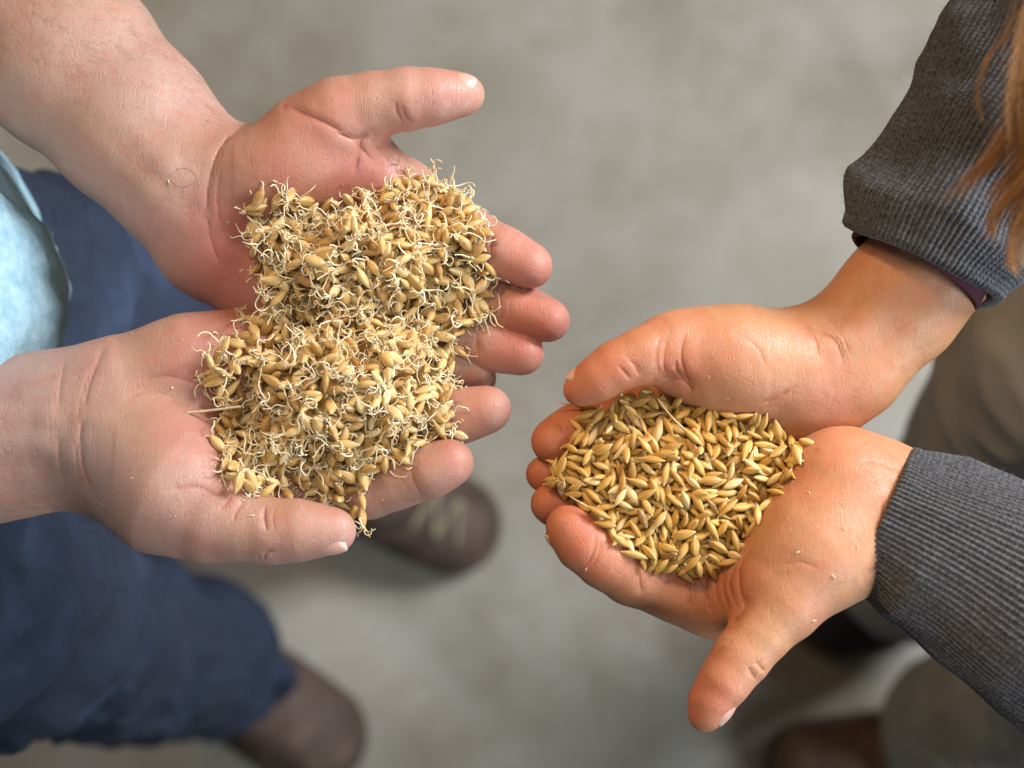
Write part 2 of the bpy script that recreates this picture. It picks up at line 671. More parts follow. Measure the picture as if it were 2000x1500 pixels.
# ---- upper hand of the person on the left
def hand_ul():
    b = Body(VOX, ath(600, 400, 0))
    C = b.cones
    b.base += C([(-90, -120, -22, 182), (130, 115, -14, 172), (260, 245, -10, 154), (372, 362, -8, 134)], 10, 1.3)
    b.base += C([(372, 362, -8, 132), (470, 440, -12, 118)], 14, 1.35)
    b.base += C([(200, 205, 9, 20), (330, 330, 11, 17), (430, 410, 8, 16)], 7) + C([(180, 250, 7, 18), (300, 370, 8, 16), (400, 450, 4, 15)], 7)
    b.base += C([(440, 420, -14, 110), (785, 395, -12, 62)], 12, 1.2)      # metacarpals
    b.base += C([(440, 440, -16, 110), (770, 480, -20, 64)], 12, 1.2)
    b.base += C([(430, 470, -16, 105), (740, 570, -24, 62)], 12, 1.2)
    b.base += C([(420, 480, -14, 92), (540, 570, -14, 84), (700, 650, -22, 56)], 14, 1.0)   # heel of the little finger side
    b.base += C([(510, 345, 2, 96), (640, 262, 10, 80)], 16, 1.0)          # ball of the thumb
    b.base += [b.ell(590, 320, 8, 125, 84, 19, -30, 12)]
    b.base += C([(650, 270, 2, 66), (780, 385, -8, 58)], 16, 1.0)          # web to the index finger
    b.digits.append((b.digit([(600, 265, 10, 78), (668, 222, 18, 68), (735, 203, 20, 59), (800, 192, 22, 56), (850, 189, 22, 49), (906, 184, 19, 40)], 5), 8))
    b.digits.append((b.digit([(785, 390, -10, 61), (850, 424, -6, 55), (915, 457, 0, 52), (985, 495, 7, 48), (1036, 520, 10, 44)], 5), 8))
    b.digits.append((b.digit([(770, 480, -18, 62), (850, 528, -15, 54), (930, 570, -11, 50), (1010, 605, -4, 48), (1072, 626, 0, 44)], 5), 8))
    b.digits.append((b.digit([(740, 570, -22, 58), (820, 612, -19, 51), (890, 645, -15, 48), (965, 674, -9, 45), (1021, 690, -6, 42)], 5), 8))
    b.digits.append((b.digit([(700, 650, -22, 52), (770, 685, -20, 44), (850, 706, -18, 41), (925, 722, -16, 36)], 5), 8))
    cr = [([(486, 238), (440, 275), (417, 320), (406, 370), (403, 420)], 5, 1.1),
          ([(404, 420), (412, 470), (430, 520)], 5, 0.6),
          ([(430, 330), (424, 380), (428, 440)], 4, 0.5),
          ([(772, 195), (776, 222), (790, 243)], 5, 0.9), ([(785, 205), (792, 228), (806, 240)], 3.5, 0.5),
          ([(560, 207), (600, 225), (640, 243), (672, 262)], 5, 0.9),
          ([(655, 258), (690, 272), (722, 266)], 5, 1.0),
          ([(722, 262), (705, 272), (700, 300), (690, 345)], 5, 1.1),
          ([(690, 262), (700, 285), (735, 320)], 4, 0.6),
          ([(905, 408), (898, 440), (905, 490)], 5, 0.5),
          ([(968, 445), (958, 480), (962, 520)], 5, 0.7), ([(950, 436), (942, 470), (948, 512)], 4, 0.4),
          ([(985, 560), (978, 590), (985, 640)], 4.5, 0.6), ([(1000, 565), (994, 600), (998, 645)], 3.5, 0.3),
          ([(935, 640), (930, 668), (938, 700)], 4.5, 0.6),
          ([(730, 285), (760, 310), (780, 350)], 4, 0.5), ([(750, 290), (785, 322), (800, 350)], 3.5, 0.4)]
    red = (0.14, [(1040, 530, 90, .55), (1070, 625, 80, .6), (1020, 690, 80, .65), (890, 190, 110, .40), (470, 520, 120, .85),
                  (700, 320, 110, .45), (600, 280, 140, .35), (900, 430, 90, .45), (650, 210, 60, .3), (560, 380, 120, .35), (120, 120, 200, -.1)])
    deep = [(450, 540, 95, .65), (480, 440, 70, .2), (558, 207, 5, .9), (700, 345, 60, .35), (985, 545, 40, .2), (1000, 660, 40, .25)]  # a mole, plus shade of the palm hollow painted into the skin colour
    return finish_hand("ul", b, cr, red, deep, SKIN_A, person_a, "bare forearm and open hand with thumb stretched out at the top")


def hand_ll():
    b = Body(VOX, ath(450, 850, 0))
    C = b.cones
    b.base += C([(-160, 895, -16, 156), (0, 860, -12, 147), (90, 842, -10, 144), (170, 832, -8, 138)], 10, 1.3)
    b.base += C([(165, 832, -8, 136), (270, 840, -12, 130)], 14, 1.35)
    b.base += C([(-40, 830, 10, 20), (100, 822, 12, 17), (230, 830, 8, 16)], 7) + C([(-40, 870, 9, 18), (90, 866, 11, 16), (200, 868, 8, 15)], 7)
    b.base += C([(270, 850, -14, 120), (640, 925, -20, 62)], 12, 1.2)
    b.base += C([(270, 840, -16, 120), (670, 830, -26, 62)], 12, 1.2)
    b.base += C([(270, 800, -16, 110), (680, 755, -26, 60)], 12, 1.2)
    b.base += C([(262, 765, -8, 112), (370, 722, -6, 96), (480, 705, -10, 86), (660, 695, -24, 54)], 14, 1.0)
    b.base += C([(250, 905, 0, 118), (330, 958, 8, 112), (410, 1000, 10, 82)], 16, 1.0)
    b.base += [b.ell(330, 900, 6, 130, 95, 21, 25, 12)]
    b.base += C([(400, 985, 2, 66), (600, 940, -14, 60)], 16, 1.0)
    b.digits.append((b.digit([(380, 992, 10, 86), (430, 1012, 12, 74), (480, 1028, 14, 62), (532, 1040, 15, 57), (585, 1036, 16, 54), (652, 1036, 16, 44)], 5), 8))
    b.digits.append((b.digit([(640, 930, -18, 61), (720, 958, -8, 53), (780, 940, -2, 49), (840, 920, 4, 46), (884, 903, 6, 41)], 5), 8))
    b.digits.append((b.digit([(680, 830, -24, 60), (760, 838, -18, 53), (840, 830, -12, 50), (905, 812, -6, 47), (954, 800, -2, 45)], 5), 8))
    b.digits.append((b.digit([(680, 755, -26, 56), (760, 748, -26, 48), (850, 738, -24, 44), (932, 738, -22, 36)], 5), 8))
    b.digits.append((b.digit([(660, 695, -26, 50), (740, 690, -28, 42), (850, 692, -30, 38)], 5), 8))
    cr = [([(205, 675), (188, 715), (172, 760), (165, 800)], 4, 0.6), ([(160, 815), (157, 860), (163, 915), (182, 968)], 4, 0.7),
          ([(128, 700), (118, 750), (114, 800)], 4, 0.35), ([(114, 850), (116, 900), (126, 945)], 4, 0.35),
          ([(176, 720), (160, 770), (150, 820)], 3, 0.3), ([(146, 860), (150, 910), (160, 950)], 3, 0.3),
          ([(270, 745), (330, 735), (400, 760), (440, 800)], 5, 0.55),
          ([(240, 780), (300, 765), (360, 790)], 4, 0.35),
          ([(520, 985), (516, 1010), (522, 1040)], 5, 1.2), ([(536, 990), (533, 1015), (538, 1038)], 3.5, 0.4),
          ([(448, 945), (425, 965), (380, 950), (330, 958)], 4.5, 0.8),
          ([(455, 960), (440, 985), (425, 995)], 4, 0.7), ([(480, 975), (462, 1000), (455, 1020)], 4, 0.5),
          ([(515, 1098), (520, 1080), (540, 1076)], 4, 0.7), ([(502, 1098), (507, 1082)], 3, 0.4),
          ([(800, 900), (806, 935), (826, 975)], 4.5, 0.5), ([(860, 790), (858, 830), (868, 860)], 4.5, 0.5)]
    red = (0.14, [(880, 905, 80, .55), (955, 800, 80, .55), (420, 880, 110, .35), (440, 660, 120, .65), (640, 1010, 90, .35),
                  (330, 800, 110, .25), (500, 990, 90, .25), (170, 840, 60, .1)])
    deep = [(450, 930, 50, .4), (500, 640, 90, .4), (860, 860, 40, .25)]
    return finish_hand("ll", b, cr, red, deep, SKIN_A, person_a, "bare forearm and open hand with thumb lying along the bottom of the heap")


def hand_ru():
    b = Body(VOX, ath(1400, 740, 0))
    C = b.cones
    b.base += C([(2010, 280, 18, 136), (1900, 420, 10, 127), (1755, 590, 2, 118), (1640, 704, -2, 112)], 10, 1.25)
    b.base += C([(1640, 706, -2, 114), (1560, 745, -6, 108)], 14, 1.25)
    b.base += C([(1790, 540, 20, 18), (1680, 660, 17, 15), (1570, 740, 12, 15)], 7) + C([(1760, 545, 19, 16), (1640, 670, 17, 14), (1555, 715, 12, 14)], 7)
    b.base += C([(1560, 745, -8, 104), (1370, 800, -26, 62)], 12, 1.2)
    b.base += C([(1560, 750, -10, 104), (1380, 860, -30, 60)], 12, 1.2)
    b.base += C([(1580, 770, -8, 84), (1480, 850, -22, 66), (1390, 920, -34, 54)], 14, 1.0)
    b.base += C([(1525, 712, 4, 100), (1430, 700, 10, 88), (1340, 690, 12, 78)], 16, 1.0)
    b.base += [b.ell(1440, 715, 8, 130, 82, 19, 5, 12)]
    b.base += C([(1365, 735, -2, 48), (1380, 800, -20, 56)], 12, 1.0)
    b.digits.append((b.digit([(1355, 690, 13, 76), (1298, 683, 19, 57), (1245, 697, 24, 46), (1200, 718, 26, 43), (1165, 743, 25, 38), (1130, 764, 23, 30)], 5), 8))
    b.digits.append((b.digit([(1370, 800, -26, 60), (1280, 800, -22, 52), (1190, 812, -14, 48), (1130, 836, -8, 47), (1081, 862, -4, 44)], 5), 8))
    b.digits.append((b.digit([(1380, 860, -30, 58), (1280, 870, -28, 50), (1190, 885, -24, 46), (1120, 910, -18, 42), (1063, 925, -14, 36)], 5), 8))
    b.digits.append((b.digit([(1390, 920, -34, 52), (1290, 945, -34, 44), (1200, 960, -32, 42), (1120, 975, -30, 36)], 5), 8))
    cr = [([(1545, 612), (1580, 640), (1630, 665), (1650, 720)], 5, 0.7),
          ([(1560, 625), (1590, 660), (1600, 700)], 5, 0.5), ([(1600, 600), (1640, 650), (1665, 700)], 5, 0.4),
          ([(1340, 650), (1330, 690), (1338, 730), (1350, 745)], 5, 0.7),
          ([(1320, 700), (1322, 725), (1340, 745)], 4, 0.8), ([(1305, 660), (1296, 700), (1300, 735)], 4, 0.5),
          ([(1290, 655), (1282, 690), (1286, 735)], 4, 0.5),
          ([(1232, 742), (1218, 725), (1205, 712)], 5, 0.8), ([(1250, 735), (1240, 715), (1225, 700)], 4, 0.6),
          ([(1215, 690), (1235, 705), (1255, 730)], 3, 0.3),
          ([(1285, 738), (1325, 740), (1345, 752), (1356, 772)], 7, 2.2),
          ([(1545, 760), (1510, 780), (1480, 790)], 4, 0.6), ([(1440, 650), (1480, 680), (1500, 730)], 4, 0.3),
          ([(1090, 820), (1105, 850), (1125, 880)], 4, 0.5)]
    red = (0.22, [(1120, 760, 90, .6), (1080, 862, 90, .6), (1060, 925, 70, .7), (1300, 720, 90, .35), (1640, 790, 80, .3), (1210, 720, 80, .3)])
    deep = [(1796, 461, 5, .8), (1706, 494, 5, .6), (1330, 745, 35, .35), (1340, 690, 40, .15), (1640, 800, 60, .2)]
    return finish_hand("ru", b, cr, red, deep, SKIN_B, person_b, "forearm and cupped hand with thumb bent along the top of the barley", 0.3)


def hand_rl():
    b = Body(VOX, ath(1450, 1080, 0))
    C = b.cones
    b.base += C([(2100, 1230, 2, 104), (1920, 1115, 0, 106), (1800, 1042, -2, 112), (1745, 1014, -2, 122)], 10, 1.2)
    b.base += C([(1745, 1014, -2, 122), (1660, 990, -4, 128)], 14, 1.15)
    b.base += C([(1700, 940, -2, 76), (1630, 925, 2, 74), (1520, 960, -22, 64), (1390, 960, -34, 54)], 14, 1.0)
    b.base += C([(1660, 980, -6, 105), (1370, 1080, -32, 60)], 12, 1.2)
    b.base += C([(1660, 1000, -6, 110), (1400, 1165, -22, 66)], 12, 1.2)
    b.base += C([(1660, 1010, 2, 118), (1590, 1080, 8, 104), (1520, 1155, 10, 84)], 16, 1.0)
    b.base += [b.ell(1590, 1060, 8, 135, 88, 19, 135, 12)]
    b.base += C([(1490, 1160, 0, 66), (1400, 1168, -16, 62)], 14, 1.0)
    b.digits.append((b.digit([(1560, 1120, 10, 88), (1520, 1190, 13, 68), (1480, 1242, 15, 55), (1445, 1288, 15, 52), (1412, 1334, 15, 45), (1386, 1374, 13, 36), (1377, 1400, 12, 25)], 5), 8))
    b.digits.append((b.digit([(1400, 1165, -20, 70), (1320, 1150, -14, 62), (1235, 1122, -6, 57), (1180, 1090, 0, 54), (1138, 1060, 4, 50), (1109, 1027, 6, 43)], 5), 9))
    b.digits.append((b.digit([(1370, 1080, -32, 58), (1270, 1060, -26, 50), (1180, 1025, -20, 47), (1120, 1000, -14, 44), (1076, 984, -10, 39)], 5), 8))
    b.digits.append((b.digit([(1385, 1000, -36, 52), (1280, 1000, -38, 44), (1190, 985, -38, 40)], 5), 8))
    cr = [([(1470, 1075), (1445, 1110), (1448, 1160), (1462, 1185)], 5, 1.3),
          ([(1440, 1100), (1425, 1140), (1440, 1190)], 4.5, 1.1), ([(1415, 1120), (1412, 1150), (1428, 1200)], 4, 0.7),
          ([(1462, 1160), (1450, 1195), (1425, 1222)], 5, 1.2),
          ([(1380, 1110), (1378, 1150), (1390, 1200)], 4.5, 0.8), ([(1352, 1108), (1345, 1150), (1350, 1195)], 4.5, 0.8),
          ([(1400, 1112), (1398, 1150), (1405, 1190)], 3.5, 0.5),
          ([(1255, 1075), (1248, 1115), (1252, 1165)], 5, 0.7), ([(1165, 1040), (1160, 1075), (1140, 1110)], 5, 0.6),
          ([(1172, 1050), (1170, 1080), (1152, 1115)], 3.5, 0.3),
          ([(1740, 960), (1745, 1020), (1722, 1090), (1690, 1130)], 4.5, 0.8), ([(1725, 980), (1728, 1040), (1700, 1110)], 4, 0.6),
          ([(1755, 950), (1762, 1010), (1740, 1080)], 4, 0.6), ([(1680, 900), (1720, 905), (1760, 925)], 4, 0.4),
          ([(1560, 1000), (1620, 985), (1660, 990)], 4, 0.25), ([(1520, 1105), (1560, 1098), (1600, 1110)], 4, 0.25),
          ([(1460, 1300), (1468, 1316), (1478, 1330)], 4, 0.7), ([(1475, 1290), (1484, 1302), (1494, 1312)], 3, 0.6), ([(1466, 1296), (1482, 1296), (1496, 1284)], 3, 0.4),
          ([(1385, 1290), (1400, 1275), (1420, 1262)], 5, 0.5)]
    red = (0.22, [(1375, 1370, 80, .6), (1110, 1040, 90, .6), (1070, 985, 70, .7), (1400, 1150, 80, .45), (1640, 870, 90, .3), (1230, 1130, 90, .25), (1400, 1270, 50, .3)])
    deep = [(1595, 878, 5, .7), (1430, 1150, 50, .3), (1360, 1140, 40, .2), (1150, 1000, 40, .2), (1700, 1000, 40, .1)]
    return finish_hand("rl", b, cr, red, deep, SKIN_B, person_b, "cupped hand with thumb pointing down out of a ribbed cuff", 0.3)


hand_ul(); hand_ll(); hand_ru(); hand_rl()

# ------------------------------------------------------------------ finger nails
BVH = {}


def nail(key, px, py, h, tdir, ndir, length, width, bend=0.55):
    """curved plate laid on the finger end; tdir and ndir in (right, down, towards camera) of the photograph"""
    def vec(d):
        v = CX * d[0] - CY * d[1] - CF * d[2]
        return v / np.linalg.norm(v)
    V0, F0, parent = HANDS[key]
    if key not in BVH:
        BVH[key] = BVHTree.FromPolygons(V0.tolist(), F0.tolist())
    c = ath(px, py, h)
    t = vec(tdir)
    n = vec(ndir)
    n = n - t * (n @ t); n /= np.linalg.norm(n)
    hit = BVH[key].ray_cast(Vector(c + n * 0.03), Vector(-n), 0.06)[0]
    c = np.array(hit) + n * 0.0004
    s = np.cross(t, n)
    nu, nv = 13, 15
    V, tip = [], []
    for layer in (0, 1):
        for j in range(nv):
            v = j / (nv - 1)
            wv = width * 0.5 * (0.80 + 0.20 * min(1, v * 3)) * (1 - 0.22 * max(0, (v - 0.80) / 0.20) ** 2.2)
            for i in range(nu):
                u = i / (nu - 1) * 2 - 1
                back = 0.14 * length * u * u * (1 - v)          # rounded root
                edge = -0.13 * length * u * u * v
                along = (v - 0.5) * length + back + edge
                up = -bend * width * u * u * 0.5 - 0.12 * length * (2 * v - 1) ** 2 - layer * 0.0005
                V.append(c + t * along + s * (u * wv) + n * up)
                tip.append(max(0.0, min(0.55, (v - 0.88) * 9)))
    F = []
    st = nu * nv
    for j in range(nv - 1):
        for i in range(nu - 1):
            a = j * nu + i
            F.append([a, a + 1, a + nu + 1, a + nu])
            F.append([st + a, st + a + nu, st + a + nu + 1, st + a + 1])
    ring = [i for i in range(nu)] + [j * nu + nu - 1 for j in range(1, nv)] + [(nv - 1) * nu + i for i in range(nu - 2, -1, -1)] + [j * nu for j in range(nv - 2, 0, -1)]
    for a, b in zip(ring, ring[1:] + ring[:1]):
        F.append([b, a, st + a, st + b])
    me = mesh_from("fingernail", np.array(V), np.array(F))
    set_attr(me, "tip", tip)
    return link("fingernail", me, NAIL, parent)


nail("ul", 896, 186, 20, (1, 0.05, -0.15), (0.10, -0.74, 0.66), 0.0135, 0.0110)
nail("ll", 640, 1037, 16, (1, 0.02, -0.05), (-0.02, 0.80, 0.58), 0.0170, 0.0125)
nail("rl", 1393, 1366, 13, (-0.46, 0.88, -0.02), (0.78, 0.42, 0.55), 0.0160, 0.0105)
nail("rl", 1112, 1032, 5, (-0.62, -0.70, 0.30), (-0.72, 0.68, 0.05), 0.0105, 0.0085)
nail("ru", 1082, 862, -4, (-0.80, 0.50, 0.30), (-0.62, -0.25, -0.55), 0.0105, 0.0085)
nail("ru", 1142, 757, 24, (-0.84, 0.50, 0.05), (-0.45, -0.80, 0.12), 0.0100, 0.0085)

# ------------------------------------------------------------------ cloth materials
def denim_material():
    t = NT("denim")
    c = t.coord(1.0)
    w = t.n("ShaderNodeTexWave", wave_type='BANDS', bands_direction='DIAGONAL')
    w.inputs["Scale"].default_value = 420
    t.l(c, w.inputs["Vector"])
    wear = t.noise(c, 9, 5, 0.6)
    col = t.ramp(wear, [(0.38, (0.005, 0.009, 0.022)), (0.56, (0.009, 0.017, 0.040)), (0.76, (0.05, 0.075, 0.13))])
    col = t.mix(t.math('MULTIPLY', w.outputs["Fac"], 0.3), col, (0.028, 0.043, 0.08))
    t.set(Base_Color=col, Roughness=0.85, Normal=t.bump(w.outputs["Fac"], 0.3, 0.001))
    return t.m


def cloth_material(name, a, b, scale, rough=0.9):
    t = NT(name)
    c = t.coord(1.0)
    n1 = t.noise(c, scale, 5, 0.65)
    n2 = t.noise(c, 900, 3, 0.6)
    col = t.mix(t.ramp(n1, [(0.35, (0, 0, 0)), (0.7, (1, 1, 1))]), a, b)
    col = t.mix(t.math('MULTIPLY', n2, 0.35), col, tuple(x * 0.6 for x in a))
    t.set(Base_Color=col, Roughness=rough, Normal=t.bump(n2, 0.4, 0.0012))
    return t.m


def knit_material(name, dark, light):
    t = NT(name)
    u, v, k = t.attr("u"), t.attr("v"), t.attr("rib")
    cmb = t.n("ShaderNodeCombineXYZ")
    t.l(u, cmb.inputs[0]); t.l(v, cmb.inputs[1])
    # stitches: small legs slanting to both sides of every rib
    z = t.math('ABSOLUTE', t.math('SUBTRACT', t.math('FRACT', u), 0.5))
    leg = t.math('SINE', t.math('MULTIPLY', t.math('ADD', v, t.math('MULTIPLY', z, 0.9)), 6.2832))
    leg = t.math('ADD', t.math('MULTIPLY', leg, 0.5), 0.5)
    c = t.coord(1.0)
    fl = t.noise(c, 620, 4, 0.75)
    fl2 = t.noise(c, 70, 4, 0.6)
    col = t.ramp(fl, [(0.36, dark), (0.52, tuple((a + b) * 0.5 for a, b in zip(dark, light))), (0.70, light)])
    col = t.mix(t.math('MULTIPLY', fl2, 0.35), col, tuple(x * 0.7 for x in dark))
    col = t.mix(t.math('MULTIPLY', t.math('SUBTRACT', 1.0, leg), 0.16), col, tuple(x * 0.5 for x in dark))
    b = t.bump(leg, 0.32, 0.0010)
    b = t.bump(fl, 0.5, 0.0010, b)
    t.set(Base_Color=col, Roughness=0.92, Normal=b, Sheen_Weight=0.12, Sheen_Roughness=0.5)
    return t.m


def leather_material(name, a, b, c_):
    t = NT(name)
    c = t.coord(1.0)
    n = t.noise(c, 14, 5, 0.65)
    f = t.noise(c, 240, 4, 0.7)
    col = t.ramp(n, [(0.3, a), (0.55, b), (0.75, c_)])
    t.set(Base_Color=col, Roughness=t.math('ADD', 0.55, t.math('MULTIPLY', n, 0.35)), Normal=t.bump(f, 0.3, 0.001))
    return t.m


DENIM = denim_material()
SHIRT = cloth_material("pale_blue_jersey", (0.20, 0.345, 0.41), (0.40, 0.56, 0.62), 90)
TROUSER = cloth_material("grey_twill", (0.28, 0.285, 0.27), (0.40, 0.40, 0.375), 25)
KNIT = knit_material("grey_knit", (0.018, 0.019, 0.022), (0.135, 0.138, 0.15))
MAROON = cloth_material("maroon_jersey", (0.055, 0.010, 0.020), (0.075, 0.015, 0.028), 60)
BOOT_BROWN = leather_material("brown_leather", (0.035, 0.020, 0.014), (0.095, 0.056, 0.040), (0.22, 0.15, 0.11))
BOOT_DARK = leather_material("dark_leather", (0.010, 0.010, 0.014), (0.022, 0.022, 0.03), (0.05, 0.05, 0.065))
BOOT_TAN = leather_material("tan_leather", (0.07, 0.034, 0.018), (0.15, 0.075, 0.040), (0.24, 0.13, 0.075))
SOLE = cloth_material("rubber_sole", (0.05, 0.035, 0.025), (0.14, 0.085, 0.05), 30, 0.7)
LACE = cloth_material("yellow_lace", (0.24, 0.20, 0.11), (0.32, 0.28, 0.16), 300)


# ------------------------------------------------------------------ garments: lofted rings
def ring_loft(rings, nu=96, nv=60, folds=(), hem=0.004, tilt=0.0):
    """rings: (px, py, z, rx_px, ry_px) level ellipses, lofted downwards; folds: (freq, amplitude in m, seed)"""
    ctr, rad = [], []
    for px, py, z, rx, ry in rings:
        p = at(px, py, z); s = px_size(p)
        ctr.append(p); rad.append((rx * s, ry * s))
    C = spline(ctr, nv // (len(rings) - 1))
    Rr = spline([(a, b, 0) for a, b in rad], nv // (len(rings) - 1))[:, :2]
    a = np.arange(nu) / nu * 2 * np.pi
    V = np.stack([C[:, None, 0] + Rr[:, None, 0] * np.cos(a), C[:, None, 1] + Rr[:, None, 1] * np.sin(a), np.broadcast_to(C[:, None, 2], (len(C), nu))], -1)
    D = np.stack([np.broadcast_to(np.cos(a), V.shape[:2]), np.broadcast_to(np.sin(a), V.shape[:2]), np.zeros(V.shape[:2])], -1)
    flat = V.reshape(-1, 3)
    for fr, am, sd in folds:
        sc = np.array(fr if isinstance(fr, tuple) else (fr, fr, fr))
        nz = value_noise(flat * sc, 1.0, sd)
        nz = 1 - 2 * np.abs(nz)
        flat = flat + D.reshape(-1, 3) * (nz * am)[:, None]
    V = flat.reshape(V.shape)
    # turn in at the lower end
    inner = V[-1] - D[-1] * hem
    V = np.concatenate([V, inner[None] , inner[None] + np.array([0, 0, 0.03])])
    n = len(V)
    i = np.arange(n - 1)[:, None]; j = np.arange(nu)[None]; k = (j + 1) % nu
    F = np.stack([i * nu + j, (i + 1) * nu + j, (i + 1) * nu + k, i * nu + k], -1).reshape(-1, 4)
    return V.reshape(-1, 3), F


V, F = ring_loft([(-1300, 640, 1.32, 520, 470), (-820, 620, 1.15, 560, 480), (-560, 600, 1.055, 590, 470), (-450, 596, 1.01, 552, 455), (-420, 594, 0.965, 520, 436), (-405, 594, 0.93, 500, 420)],
                 200, 100, [((16, 16, 7), 0.006, 4), ((50, 50, 24), 0.0022, 8), ((110, 110, 80), 0.0010, 9)])
tag(link("shirt", mesh_from("shirt", V, F), SHIRT, person_a), "pale blue jersey shirt front")
V, F = ring_loft([(-520, 1120, 1.00, 330, 300), (-90, 1165, 0.86, 285, 230), (15, 1188, 0.76, 195, 200), (125, 1225, 0.55, 170, 168), (280, 1266, 0.32, 146, 138), (412, 1296, 0.10, 136, 116)],
                 160, 120, [((10, 10, 16), 0.014, 2), ((24, 24, 42), 0.009, 6), ((60, 60, 60), 0.0020, 7)])
tag(link("trouser_leg", mesh_from("trouser_leg", V, F), DENIM, person_a), "dark blue denim trouser leg at the lower left")
V, F = ring_loft([(-460, 500, 0.96, 260, 260), (-60, 560, 0.86, 250, 235), (130, 610, 0.76, 225, 215), (330, 720, 0.55, 190, 185), (490, 830, 0.32, 140, 135), (640, 925, 0.10, 105, 95)],
                 160, 120, [((10, 10, 16), 0.011, 12), ((24, 24, 42), 0.007, 16), ((60, 60, 60), 0.0020, 17)])
tag(link("trouser_leg", mesh_from("trouser_leg", V, F), DENIM, person_a), "dark blue denim trouser leg passing below the hands")
V, F = ring_loft([(2560, 560, 0.98, 330, 300), (2200, 660, 0.88, 300, 270), (2085, 780, 0.76, 235, 240), (1960, 930, 0.52, 180, 190), (1850, 1060, 0.28, 140, 140), (1770, 1140, 0.11, 118, 100)],
                 140, 110, [((9, 9, 12), 0.009, 22), ((28, 28, 30), 0.003, 26)])
tag(link("trouser_leg", mesh_from("trouser_leg", V, F), TROUSER, person_b), "dark grey trouser leg behind the cuff")
V, F = ring_loft([(2500, 1200, 0.98, 280, 280), (2230, 1290, 0.82, 230, 230), (2050, 1370, 0.52, 180, 180), (1925, 1412, 0.28, 150, 145), (1850, 1440, 0.09, 130, 130)],
                 140, 100, [((9, 9, 12), 0.009, 32), ((28, 28, 30), 0.003, 36)])
tag(link("trouser_leg", mesh_from("trouser_leg", V, F), TROUSER, person_b), "grey trouser leg at the lower right corner")


# ------------------------------------------------------------------ boots
def boot(parent, mat, label, axis, laces=0, lace_mat=None, shaft=True):
    """axis: (px, py, z, r_px) from heel over instep to toe"""
    b = Body(2.6, at(axis[0][0], axis[0][1], 0.05))
    def hp(q): return (q[0], q[1], (q[2] - Z0) * 1000, q[3])
    b.base += b.cones([hp(q) for q in axis], 14, 1.12)
    a0 = axis[1]
    if shaft:
        b.base += b.cones([hp((a0[0], a0[1], a0[2], a0[3] * 0.95)), hp((a0[0] - 10, a0[1] - 6, 0.17, a0[3] * 0.80))], 20)
    V, F = b.build(2)
    N = normals_of(V, F)
    V = V + N * (value_noise(V, 28, 41) * 0.0022 + value_noise(V, 70, 43) * 0.0009)[:, None]
    V[:, 2] = np.maximum(V[:, 2], 0.026)
    root = link("boot", mesh_from("boot", V, F), mat, parent)
    root["label"] = label
    # sole: slab round the footprint
    pts = []
    for px, py, z, r in axis:
        c = at(px, py, 0.02); s = px_size(c)
        for a in np.arange(24) / 24 * 2 * np.pi:
            pts.append((c[0] + math.cos(a) * (r * s + 0.006), c[1] + math.sin(a) * (r * s + 0.006)))
    bm = bmesh.new()
    vs_ = [bm.verts.new((x, y, 0.003)) for x, y in pts] + [bm.verts.new((x, y, 0.027)) for x, y in pts]
    bmesh.ops.convex_hull(bm, input=vs_)
    for v in [v for v in bm.verts if not v.link_faces]:
        bm.verts.remove(v)
    me = bpy.data.meshes.new("sole"); bm.to_mesh(me); bm.free()
    link("sole", me, SOLE, root)
    if laces:
        bvh = BVHTree.FromPolygons([Vector(v) for v in V], F.tolist())
        p0, p1 = np.array(at(*axis[-2][:3])), np.array(at(*axis[-1][:3]))
        d = (p1 - p0)[:2]; d /= np.linalg.norm(d); s = np.array([-d[1], d[0]])
        for k in range(laces):
            c = p0[:2] + d * (0.006 + 0.011 * k)
            path = []
            for u in np.linspace(-1, 1, 9):
                q = c + s * 0.019 * u + d * 0.005 * u * (-1) ** k
                hit = bvh.ray_cast(Vector((q[0], q[1], 0.5)), Vector((0, 0, -1)))[0]
                if hit is not None:
                    path.append(np.array(hit) + np.array([0, 0, 0.002]))
            if len(path) > 2:
                V2, F2 = tube(path, 0.0026, 6)
                link("lace", mesh_from("lace", V2, F2), lace_mat, root)
    return root


boot(person_a, BOOT_BROWN, "scuffed brown boot at the bottom left", [(380, 1280, 0.062, 88), (470, 1335, 0.070, 90), (545, 1392, 0.054, 98), (608, 1436, 0.046, 96)], 0, None, False)
boot(person_a, BOOT_BROWN, "brown boot with yellow laces under the fingers", [(660, 930, 0.062, 76), (745, 968, 0.068, 80), (820, 1000, 0.054, 84), (884, 1024, 0.044, 84)], 4, LACE)
boot(person_b, BOOT_DARK, "dark boot under the thumb", [(1830, 1130, 0.062, 70), (1750, 1165, 0.072, 74), (1635, 1200, 0.05, 72)], 0)
boot(person_b, BOOT_TAN, "brown boot at the bottom edge", [(1900, 1450, 0.062, 76), (1790, 1478, 0.07, 80), (1590, 1502, 0.05, 84)], 0)


